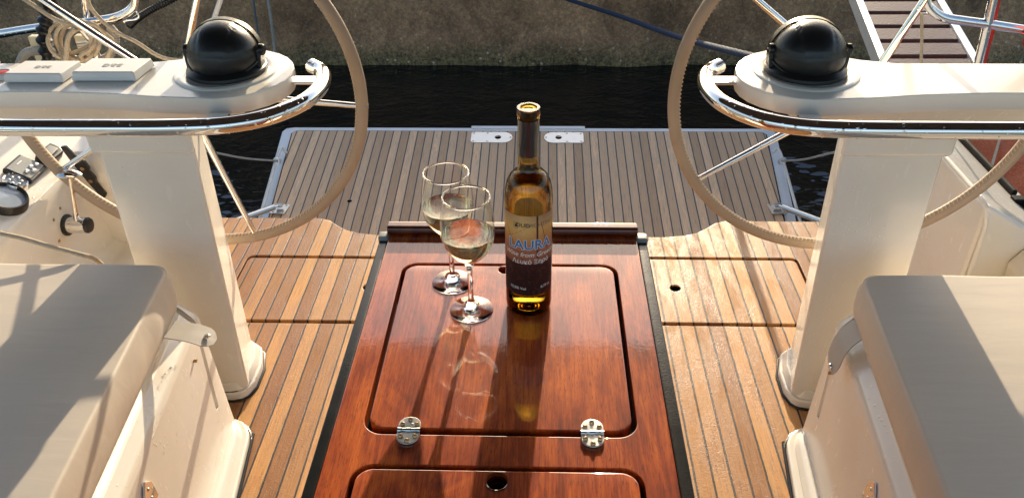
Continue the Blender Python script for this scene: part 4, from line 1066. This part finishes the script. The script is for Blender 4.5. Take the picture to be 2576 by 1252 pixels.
# throttle on the upright face
WX = -1.312
c = PX(167, 566, WX)
o = thing("throttle_lever", "chrome throttle lever with oval knob and black hub on the left coaming", "throttle lever", c)
obj("hub_body", lathe([(0, 0), (0.024, 0), (0.0245, 0.004), (0.0225, 0.010), (0.0225, 0.055), (0.021, 0.060), (0, 0.060)], c, 32, 'X'), 'steel', o)
obj("black_ring", lathe([(0.023, 0), (0.030, 0.0), (0.030, 0.006), (0.023, 0.009)], c, 32, 'X'), 'black', o)
obj("black_cap", lathe([(0.0215, 0.056), (0.0225, 0.062), (0.019, 0.068), (0, 0.070)], c, 32, 'X'), 'black', o)
top = PX(176, 446, WX + 0.065)
base = c + Vector((0.035, 0, 0.015))
lv_ = obj("lever_arm", tube([base, base.lerp(top, 0.5), top], 0.009, 14, rf=lambda t, i: (0.0115, 0.0085, 0.0062)[i], flat=0.7), 'steel', o)
obj("knob", lathe([(0, 0.018), (0.012, 0.016), (0.028, 0.008), (0.034, 0.0), (0.028, -0.007), (0.012, -0.012), (0, -0.013)], top + Vector((0, 0, 0.008)), 32, Matrix.Rotation(rad(-8), 4, 'X') @ Matrix.Diagonal((1.0, 0.62, 0.8, 1))), 'steel', o)
for x, y in ((151, 524), (135, 553), (149, 606)):
    q = PX(x, y, WX)
    t_ = obj("screw_hole", lathe([(0, 0.0015), (0.0042, 0.0015), (0.0048, 0.0)], q, 14, 'X'), 'brass'); t_["label"] = {151: "small round hole above the throttle hub", 135: "small round hole left of the throttle hub", 149: "small round hole below the throttle hub"}[x]; t_["category"] = "screw hole"; t_["group"] = "holes round the throttle"
# black clip plate on the aft face
def fy(z): return 2.07 - max(0, z - 0.2) * 0.26 - 0.002
cs = [(-0.030, 0.105), (-0.012, 0.108), (0.004, 0.070), (0.022, 0.050), (0.028, 0.020), (0.022, 0.008), (0.030, -0.02), (0.024, -0.040), (0.036, -0.090), (0.026, -0.104), (0.012, -0.100), (-0.006, -0.03), (-0.02, 0.04)]
c = PY(227, 420, 2.02)
o = thing("rope_clip", "long black plastic clip screwed beside the left pedestal", "clip", c)
cpb = obj("clip_plate", extr([(a * 0.85, b * 0.9) for a, b in cs], 0.0, 0.012, 0.003, 2, lambda a, b, t: (c.x + a, fy(c.z + b) - t, c.z + b)), 'black', o)
for dz, dx in ((0.018, 0.004), (-0.028, 0.008)): obj("screw", lathe([(0, 0.003), (0.005, 0.002), (0.006, 0)], (c.x + dx, fy(c.z + dz) - 0.012, c.z + dz), 14, Matrix.Rotation(rad(90), 4, 'X')), 'brass', cpb)
# beige sheet across the coaming
pts = [PZ(-60, 572, 0.60), PZ(0, 587, 0.60), PZ(60, 600, 0.585), PZ(130, 621, 0.57), PZ(200, 640, 0.555), PZ(235, 650, 0.53), PZ(262, 672, 0.47), PZ(275, 700, 0.40)]
tag(obj("sheet_rope", tube(smooth_path(pts, 8), 0.0055, 10), 'rope'), "beige rope running across the left coaming behind the cushion", "rope")

# ================================================================== RIGHT DECK: moulded lip, toe rail
lip = [PX(2372, 368, 1.168), PX(2415, 432, 1.168), PX(2452, 486, 1.168)]
z_ = 0.474
pl = [Vector((1.170, y, z_ - 0.002)) for y in (2.83, 2.6, 2.3, 2.1, 1.98, 1.92)] + [Vector((1.172, 1.885, 0.462)), Vector((1.174, 1.866, 0.43)), Vector((1.176, 1.860, 0.38)), Vector((1.176, 1.858, 0.30)), Vector((1.176, 1.858, 0.22))]
tag(obj("moulded_lip", tube(smooth_path(pl, 6), 0.0065, 10), 'gel'), "raised rounded lip along the edge of the right side deck", "deck lip")
tr = [(1.396, 0.338), (1.410, 0.333), (1.413, 0.356), (1.408, 0.364), (1.400, 0.364), (1.396, 0.356)]
o = thing("toe_rail", "black perforated toe rail along the edge of the right side deck", "toe rail", (1.4, 2.2, 0.34))
obj("rail_profile", extr(tr, 2.145, 2.84, 0.003, 2, lambda a, b, t: (a, t, b)), 'matte_black', o)
obj("rail_profile", extr([(a + 0.004, b - 0.008) for a, b in tr], 1.2, 2.115, 0.003, 2, lambda a, b, t: (a, t, b)), 'matte_black', o)
obj("rail_end", box((1.395, 2.105, 0.352), (0.035, 0.03, 0.022), 0.004), 'matte_black', o)
obj("bolt", lathe([(0, 0.006), (0.005, 0.005), (0.007, 0.0)], (1.398, 2.03, 0.345), 14, Matrix.Rotation(rad(-90), 4, 'Y')), 'brass', o)

# ================================================================== PUSHPIT RAILS, ROPES, BRACKET (top corners)
YP = 2.80
def pyt(pts, Y): return [PY(x, y, Y) for x, y in pts]
o = thing("pushpit_rail", "left stainless pushpit rail curving up behind the rope coil", "pushpit rail", PY(140, 150, YP), "pushpit rails")
obj("top_tube", tube(smooth_path(pyt([(-80, 98), (0, 86), (90, 72), (180, 62), (240, 54), (290, 45), (325, 28), (340, 5), (340, -40), (336, -120)], YP), 8), 0.0155, 16), 'steel', o)
obj("stanchion", tube(smooth_path(pyt([(205, -60), (213, 0), (222, 50), (236, 105), (246, 160), (262, 260)], YP + 0.04), 6), 0.0155, 16), 'steel', o)
obj("corner_loop", tube(smooth_path(pyt([(196, 62), (222, 96), (236, 105)], YP + 0.03), 6), 0.011, 12), 'steel', o)
obj("wire_loop", tube(smooth_path(pyt([(336, 22), (348, 38), (344, 48), (318, 52), (312, 56)], YP), 5), 0.0035, 8), 'steel', o)
o = thing("pushpit_rail", "right stainless pushpit rail crossing in front of the gangway", "pushpit rail", PY(2480, 150, YP), "pushpit rails")
obj("top_tube", tube(smooth_path(pyt([(2322, -60), (2326, -10), (2340, 22), (2372, 44), (2420, 53), (2480, 61), (2575, 76), (2680, 92)], YP), 8), 0.0158, 16), 'steel', o)
obj("stanchion", tube(smooth_path(pyt([(2514, -60), (2498, 0), (2478, 90), (2458, 172), (2440, 250)], YP), 6), 0.0158, 16), 'steel', o)
obj("wire_loop", tube(smooth_path(pyt([(2302, 28), (2312, 33), (2330, 34), (2340, 38)], YP + 0.01), 5), 0.003, 8), 'steel', o)

# coiled line on the left pushpit
cp = []
base = (192, 108)
YR = YP - 0.05
import itertools
turns = [((178, 100), 58, 52, 0.2), ((196, 104), 44, 48, 1.0), ((206, 108), 36, 44, 0.6), ((190, 96), 50, 46, 2.0), ((210, 112), 40, 40, 1.5)]
seq = []
for n_, ((cx_, cy_), rx, ry, ph) in enumerate(turns):
    for k in range(9):
        a = ph + 2 * math.pi * k / 9
        seq.append((cx_ + rx * math.cos(a), cy_ + ry * math.sin(a), YR + 0.012 * (n_ % 3) + 0.02 * math.sin(a * 2 + n_)))
pts = [PY(*p) for p in seq]
o = thing("rope_coil", "coil of beige rope hanging on the left pushpit rail", "rope coil", PY(190, 110, YR))
obj("coil", tube(smooth_path(pts, 6), 0.0068, 10), 'rope', o)
obj("tail", tube(smooth_path([PY(215, -20, YR), PY(228, 20, YR), PY(262, 58, YR), PY(300, 85, YR), PY(345, 108, YR), PY(395, 140, YR), PY(435, 151, YR), PY(480, 150, YR), PY(540, 140, YR + .05)], 8), 0.0068, 10), 'rope', o)
obj("tail", tube(smooth_path([PY(40, -15, YR - .02), PY(90, 18, YR - .02), PY(140, 50, YR - .02), PY(190, 66, YR - .02), PY(230, 60, YR - .02), PY(265, 86, YR), PY(285, 110, YR), PY(270, 150, YR + .02), PY(292, 175, YR + .02)], 8), 0.0075, 10), 'rope', o)
obj("tail", tube(smooth_path([PY(190, 72, YR - .03), PY(172, 95, YR - .03), PY(166, 140, YR - .03), PY(164, 190, YR - .03)], 8), 0.0085, 10), 'rope', o)
# black wrapped bundle and coiled lead
o = tag(obj("sail_tie", tube(smooth_path(pyt([(128, -40), (122, 20), (114, 55), (110, 95), (118, 140), (126, 200)], YR + 0.02), 8), 0.024, 14, rf=lambda t, i: 0.022 + 0.006 * math.sin(i * 1.3)), 'black'), "thick black wrapped bundle hanging beside the rope coil", "wrapped bundle")
def helix(p, r, n, per):
    out = []
    L = smooth_path(p, n); t = 0
    for i in range(len(L) - 1):
        d = (L[i + 1] - L[i]); dn = d.normalized(); a = dn.orthogonal().normalized(); b = dn.cross(a)
        for k in range(4):
            q = L[i] + d * (k / 4); out.append(q + (a * math.cos(t) + b * math.sin(t)) * r); t += 2 * math.pi / per
    return out
tag(obj("coiled_lead", tube(helix([PY(325, 66, YR + .1), PY(345, 48, YR + .1), PY(380, 25, YR + .1), PY(430, 0, YR + .1), PY(480, -30, YR + .1)], 0.010, 14, 7), 0.0045, 6), 'rubber'), "black spiral lead stretched above the left pushpit rail", "spiral lead")
def ribbed(pts, r, name, lab):
    P = smooth_path(pts, 26)
    o = obj(name, tube(P, r, 16, rf=lambda t, i: r * (1.0 if i % 4 < 2 else 0.84)), 'hose', None, 80); tag(o, lab, "hose", "ribbed hoses at the left stern")
ribbed([PY(45, 245, YP + .1), PY(44, 190, YP + .1), PY(60, 140, YP + .08), PY(95, 128, YP + .05), PY(135, 132, YP + .05)], 0.017, "ribbed_hose", "grey ribbed hose arching over the left bracket plate")
ribbed([PY(150, 140, YP + .04), PY(200, 152, YP + .04), PY(262, 148, YP + .04), PY(285, 125, YP + .06), PY(290, 90, YP + .08), PY(278, 70, YP + .1)], 0.016, "ribbed_hose", "grey ribbed hose bending inside the rope coil")
o = thing("motor_bracket", "cream outboard motor bracket of two plates on the left pushpit", "motor bracket", PY(130, 160, YP + .05))
for x0, x1, y0 in ((70, 102, 92), (186, 222, 90)):
    a = PY(x0, y0, YP + .06); b = PY(x1, y0 + 3, YP + .06)
    obj("plate", box(((a.x + b.x) / 2, YP + .07, (a.z + 0.25) / 2), (b.x - a.x, 0.03, a.z - 0.25), 0.004), simple("cream_plastic", (0.60, 0.54, 0.38), 0.5), o)
a = PY(102, 92, YP + .06); b = PY(132, 120, YP + .06)
obj("clamp", box(((a.x + b.x) / 2, YP + .06, (a.z + b.z) / 2), (b.x - a.x, 0.04, a.z - b.z), 0.003), 'grey_trim', o)
a = PY(128, 140, YP); b = PY(150, 170, YP); obj("hook_plate", box(((a.x + b.x) / 2, YP, (a.z + b.z) / 2), (b.x - a.x, 0.02, a.z - b.z), 0.003), 'steel_dull', o)
obj("shackle", tube(smooth_path(pyt([(192, 108), (215, 106), (230, 98), (238, 104), (222, 112), (196, 116)], YP + .03), 6), 0.005, 8), 'steel_dull', o)

# ================================================================== LINES TO THE QUAY
def laid(pts, R_, r_, pitch, nst=3):
    P = smooth_path(pts, 30); out = bmesh.new()
    for k in range(nst):
        L = 0; q = []
        for i in range(len(P)):
            if i: L += (P[i] - P[i - 1]).length
            q.append(L)
        fine = []; n = int(q[-1] / (pitch / 8)); i = 0
        for m_ in range(n + 1):
            l = q[-1] * m_ / n
            while i < len(q) - 2 and q[i + 1] < l: i += 1
            d = P[i + 1] - P[i]; c = P[i].lerp(P[i + 1], min(1, max(0, (l - q[i]) / max(1e-9, q[i + 1] - q[i])))); t = d.normalized()
            a = (Vector((0, 0, 1)) - t * t.z).normalized(); b = t.cross(a); ph = 2 * math.pi * (l / pitch + k / nst)
            fine.append(c + (a * math.cos(ph) + b * math.sin(ph)) * R_)
        add(out, tube(fine, r_, 7))
    return out
tag(obj("mooring_rope", laid([PY(1330, -35, 6.9), PY(1430, 0, 6.2), PY(1560, 42, 5.4), PY(1700, 92, 4.4), PY(1860, 135, 3.2), PY(1960, 158, 2.7)], 0.0075, 0.0085, 0.07), 'rope_blue', None, 80), "navy blue mooring rope running from the quay to behind the right compass", "mooring rope")
tag(obj("hanging_line", tube(smooth_path([PY(672, -10, 6.7), PY(683, 60, 6.7), PY(690, 120, 6.72), PY(697, 170, 6.6), PY(703, 240, 5.6)], 10), 0.014, 8, rf=lambda t, i: 0.013 + 0.003 * math.sin(i * 2.1)), 'rope_grey', None, 80), "pale thin line hanging down the quay into the water", "line", "thin lines on the quay")
tag(obj("hanging_line", tube(smooth_path([PY(636, -10, 6.75), PY(645, 60, 6.75), PY(655, 110, 6.75)], 10), 0.009, 8), simple("blue_grey_line", (0.10, 0.14, 0.17), 0.8)), "blue grey line on the quay wall, left of the pale line", "line", "thin lines on the quay")
tag(obj("boat_pole", tube([PY(558, -10, 3.4), PY(539, 46, 3.4), PY(520, 100, 3.4)], 0.011, 12), 'cover_white'), "short white pole showing above the left compass", "pole")

# ================================================================== GANGWAY
def gangway():
    a0 = PY(2238, 172, 3.25); a1 = PY(2452, 172, 3.25); b0 = PY(2168, 0, 3.95); b1 = PY(2382, 0, 3.95)
    d = (b0 - a0); x = (a1 - a0); w = x.length; xn = x.normalized(); 
    dn = (d - xn * d.dot(xn) * 0.0); L = d.length; dn = d.normalized()
    # widths nearly equal; use one direction for both rails
    up = xn.cross(dn).normalized()
    if up.z < 0: up = -up
    o = thing("gangway", "boarding gangway with dark wooden treads between pale aluminium rails, leading to the quay", "gangway", a0)
    E = 4.1; S = -0.35
    def rail(p, sgn, wdt):
        prof = [(0, -0.055), (wdt, -0.055), (wdt, 0.010), (0, 0.010)]
        bm = bmesh.new(); rows = []
        for t in (S, E):
            rows.append([bm.verts.new(p + xn * (q[0] * sgn) + up * q[1] + dn * t) for q in prof])
        bm.faces.new(rows[0]); bm.faces.new(rows[1])
        for k in range(4): bm.faces.new((rows[0][k], rows[0][(k + 1) % 4], rows[1][(k + 1) % 4], rows[1][k]))
        bevel_all(bm, 0.003, 2); return bm
    obj("side_rail", rail(a0, -1, 0.034), 'alu', o); obj("side_rail", rail(a1 + xn * 0.0, 1, 0.034), 'alu', o)
    ph = 0.050; n = 0
    t = S + 0.02
    hx = Vector((1, 0, 0))
    while t < E and n < 40:
        bm = bmesh.new(); vs = []
        for k, (dt, hh) in enumerate(((0, -0.02), (0.115, -0.02), (0.115, 0.002), (0, 0.002))):
            for e in (0.001, w - 0.001): vs.append(bm.verts.new(a0 + xn * e + dn * (t + dt) + up * hh))
        F_ = lambda *i: bm.faces.new([vs[j] for j in i])
        F_(0, 1, 3, 2); F_(2, 3, 5, 4); F_(4, 5, 7, 6); F_(6, 7, 1, 0); F_(0, 2, 4, 6); F_(1, 7, 5, 3)
        bevel_all(bm, 0.004, 2); obj("tread", bm, 'gangwood', o)
        t += 0.150; n += 1
gangway()
tag(obj("rail_lanyard", tube(smooth_path([PY(2318, 34, YP), PY(2318, 100, YP + .02), PY(2316, 180, YP + .02), PY(2316, 300, YP)], 8), 0.0055, 8), 'rope'), "thin beige lanyard hanging down in front of the gangway", "lanyard")

# red ensign rolled on its staff and a red strip by the right stanchion
tag(obj("red_strap", strip(smooth_path(pyt([(2514, -30), (2503, 20), (2492, 80), (2480, 120), (2470, 165)], YP + .03), 4), [0.022] * 17, 0.006, (1, 0, 0)), 'red'), "narrow red strap running down behind the right pushpit stanchion", "strap")
pts = smooth_path(pyt([(2604, 40), (2600, 70), (2595, 110), (2598, 150), (2602, 190), (2610, 260)], YP - .02), 6)
tag(obj("flag", strip(pts, [0.06 + 0.012 * math.sin(i * 0.7) for i in range(len(pts))], 0.006, (1, 0.3, 0)), 'red'), "rolled red flag hanging at the right picture edge", "flag")

# ================================================================== NEIGHBOURING BOAT alongside, wet deck and a red cover
o = thing("moored_boat", "pale wet deck of the boat alongside, just outside the black toe rail", "boat", (2.6, 2.6, -1.1))
hp = [(1.62, 1.0), (1.62, 3.1), (1.72, 3.6), (1.95, 3.95), (4.2, 3.95), (4.2, 1.0)]
obj("hull", prism(hp, -1.5, -0.34, 0.02, 3), 'white_hull', o)
obj("deck", plate(offset(hp, -0.03), [], -0.338, -0.325, 0.003), 'wet_deck', o)
def tarp():
    bm = bmesh.new(); G = []
    for i in range(41):
        row = []
        for j in range(61):
            x = 2.02 + 1.5 * i / 40 + (0.07 * noise.noise(Vector((j * 0.12, 3, 0))) + 0.10 * math.sin(j * 0.055)) * (1 - i / 40); y = 1.3 + 2.5 * j / 60
            h = 0.10 * min(1, i / 5) ** 0.5 + 0.030 * noise.noise(Vector((x * 5, y * 5, 0))) + 0.012 * noise.noise(Vector((x * 18, y * 14, 2)))
            row.append(bm.verts.new((x, y, -0.322 + max(0.002, h))))
        G.append(row)
    for i in range(40):
        for j in range(60): bm.faces.new((G[i][j], G[i + 1][j], G[i + 1][j + 1], G[i][j + 1]))
    return bm
to = obj("boat_cover", tarp(), 'tarp', None, 80)
md = to.modifiers.new("thickness", 'SOLIDIFY'); md.thickness = 0.004
tag(to, "crumpled wet red cover lying on the deck of the boat alongside", "boat cover")
tag(obj("cover_cord", tube(smooth_path([PZ(2516, 342, -0.20), PZ(2505, 380, -0.20), PZ(2496, 410, -0.205), PZ(2490, 430, -0.21)], 6), 0.006, 8), 'rope'), "short pale cord lying on the red boat cover", "cord")

# ================================================================== WATER DROPLETS on the mouldings and under the rails
def droplets():
    rnd = random.Random(3); bm = bmesh.new()
    bpy.context.view_layer.update()
    dg = bpy.context.evaluated_depsgraph_get()
    tpl = bmesh.new(); bmesh.ops.create_icosphere(tpl, subdivisions=2, radius=1.0)
    tv = [v.co.copy() for v in tpl.verts]; tf = [[v.index for v in f.verts] for f in tpl.faces]; tpl.free()
    def put(p, n, r, run):
        q = n.to_track_quat('Z', 'Y').to_matrix(); dn = Vector((0, 0, -1)); dn = dn - n * dn.dot(n)
        vs = []
        for c in tv:
            l = q @ Vector((c.x * r, c.y * r, c.z * r * 0.55))
            if dn.length > 0.05: l += dn.normalized() * (l.dot(dn.normalized()) * run)
            vs.append(bm.verts.new(p + l))
        for f in tf: bm.faces.new([vs[k] for k in f])
    def cast(o, d, n, rmin, rmax, run, ok):
        k = 0; t = 0
        while k < n and t < n * 12:
            t += 1; og = o()
            hit, loc, nor, idx, ob, _m = SC.ray_cast(dg, og, d)
            if hit and ok(ob, loc): 
                w = rnd.random() ** 2
                put(loc, nor, rmin + (rmax - rmin) * w, run * rnd.random()); k += 1
    for s in (-1, 1):
        ux = U(s, 0.5)
        def clump():
            while True:
                y = rnd.uniform(0.75, 1.47); z = rnd.uniform(0.06, 0.40)
                if noise.noise(Vector((y * 5, z * 5, s * 3))) > (-0.05 if z < 0.25 else 0.12): return Vector((ux, y, z))
        cast(clump, Vector((s, 0, 0)), 190 if s < 0 else 90, 0.0006, 0.0020, 1.5, lambda ob, l: ob.name.startswith(("seat_m", "skirt")))
        cast(lambda: Vector((ux, rnd.uniform(1.615, 1.78), 0.02 + 0.35 * rnd.random() ** 1.6)), Vector((s, 0, 0)), 130, 0.0007, 0.0024, 1.8, lambda ob, l: ob.name.startswith(("column", "foot")))
        cast(lambda: Vector((U(s, rnd.uniform(0.73, 0.79)), rnd.uniform(0.5, 1.4), 0.7)), Vector((0, 0, -1)), 70, 0.001, 0.0034, 0.4, lambda ob, l: ob.name.startswith("seat_m"))
        cast(lambda: Vector((U(s, rnd.uniform(0.40, 1.2)), rnd.uniform(1.38, 1.60), 0.6)), Vector((0, 0, 1)), 70, 0.001, 0.0028, 0.0, lambda ob, l: ob.name.startswith("tube"))
        cast(lambda: Vector((U(s, rnd.uniform(0.40, 1.2)), 1.2, rnd.uniform(0.905, 0.935))), Vector((0, 1, 0)), 60, 0.0006, 0.0018, 0.8, lambda ob, l: ob.name.startswith("tube"))
    bmesh.ops.recalc_face_normals(bm, faces=bm.faces)
    o = obj("water_droplets", bm, 'waterdrop', None, 180); o["kind"] = "stuff"; o["label"] = "small clear water droplets on mouldings and rails"
droplets()

# ================================================================== BIMINI over the cockpit (out of frame, mirrored in varnish and chrome)
o = thing("unseen_bimini", "unseen grey canvas sun cover over the cockpit, out of frame", "unseen_bimini", (0, 1.2, 2.2))
bm = bmesh.new(); rows = []
for j in range(13):
    y = -0.9 + 3.45 * j / 12; rows.append([bm.verts.new((CL + x, y, 2.20 - 0.10 * (x / 2.3) ** 2 - 0.06 * ((y - 0.5) / 2.1) ** 2)) for x in [-2.3 + 4.6 * i / 12 for i in range(13)]])
for a, b in zip(rows, rows[1:]):
    for i in range(12): bm.faces.new((a[i], a[i + 1], b[i + 1], b[i]))
r_ = bmesh.ops.extrude_face_region(bm, geom=list(bm.faces)); bmesh.ops.translate(bm, vec=(0, 0, 0.006), verts=[v for v in r_['geom'] if isinstance(v, bmesh.types.BMVert)])
bmesh.ops.recalc_face_normals(bm, faces=bm.faces)
obj("canopy", bm, 'canvas', o)
for y in (-0.55, 2.5):
    obj("hoop", tube(smooth_path([(CL - 2.32, y, 0.30), (CL - 2.34, y, 1.5), (CL - 2.2, y, 2.05), (CL - 1.2, y, 2.13), (CL, y, 2.15), (CL + 1.2, y, 2.13), (CL + 2.2, y, 2.05), (CL + 2.34, y, 1.5), (CL + 2.32, y, 0.30)], 6), 0.0125, 12), 'steel', o)
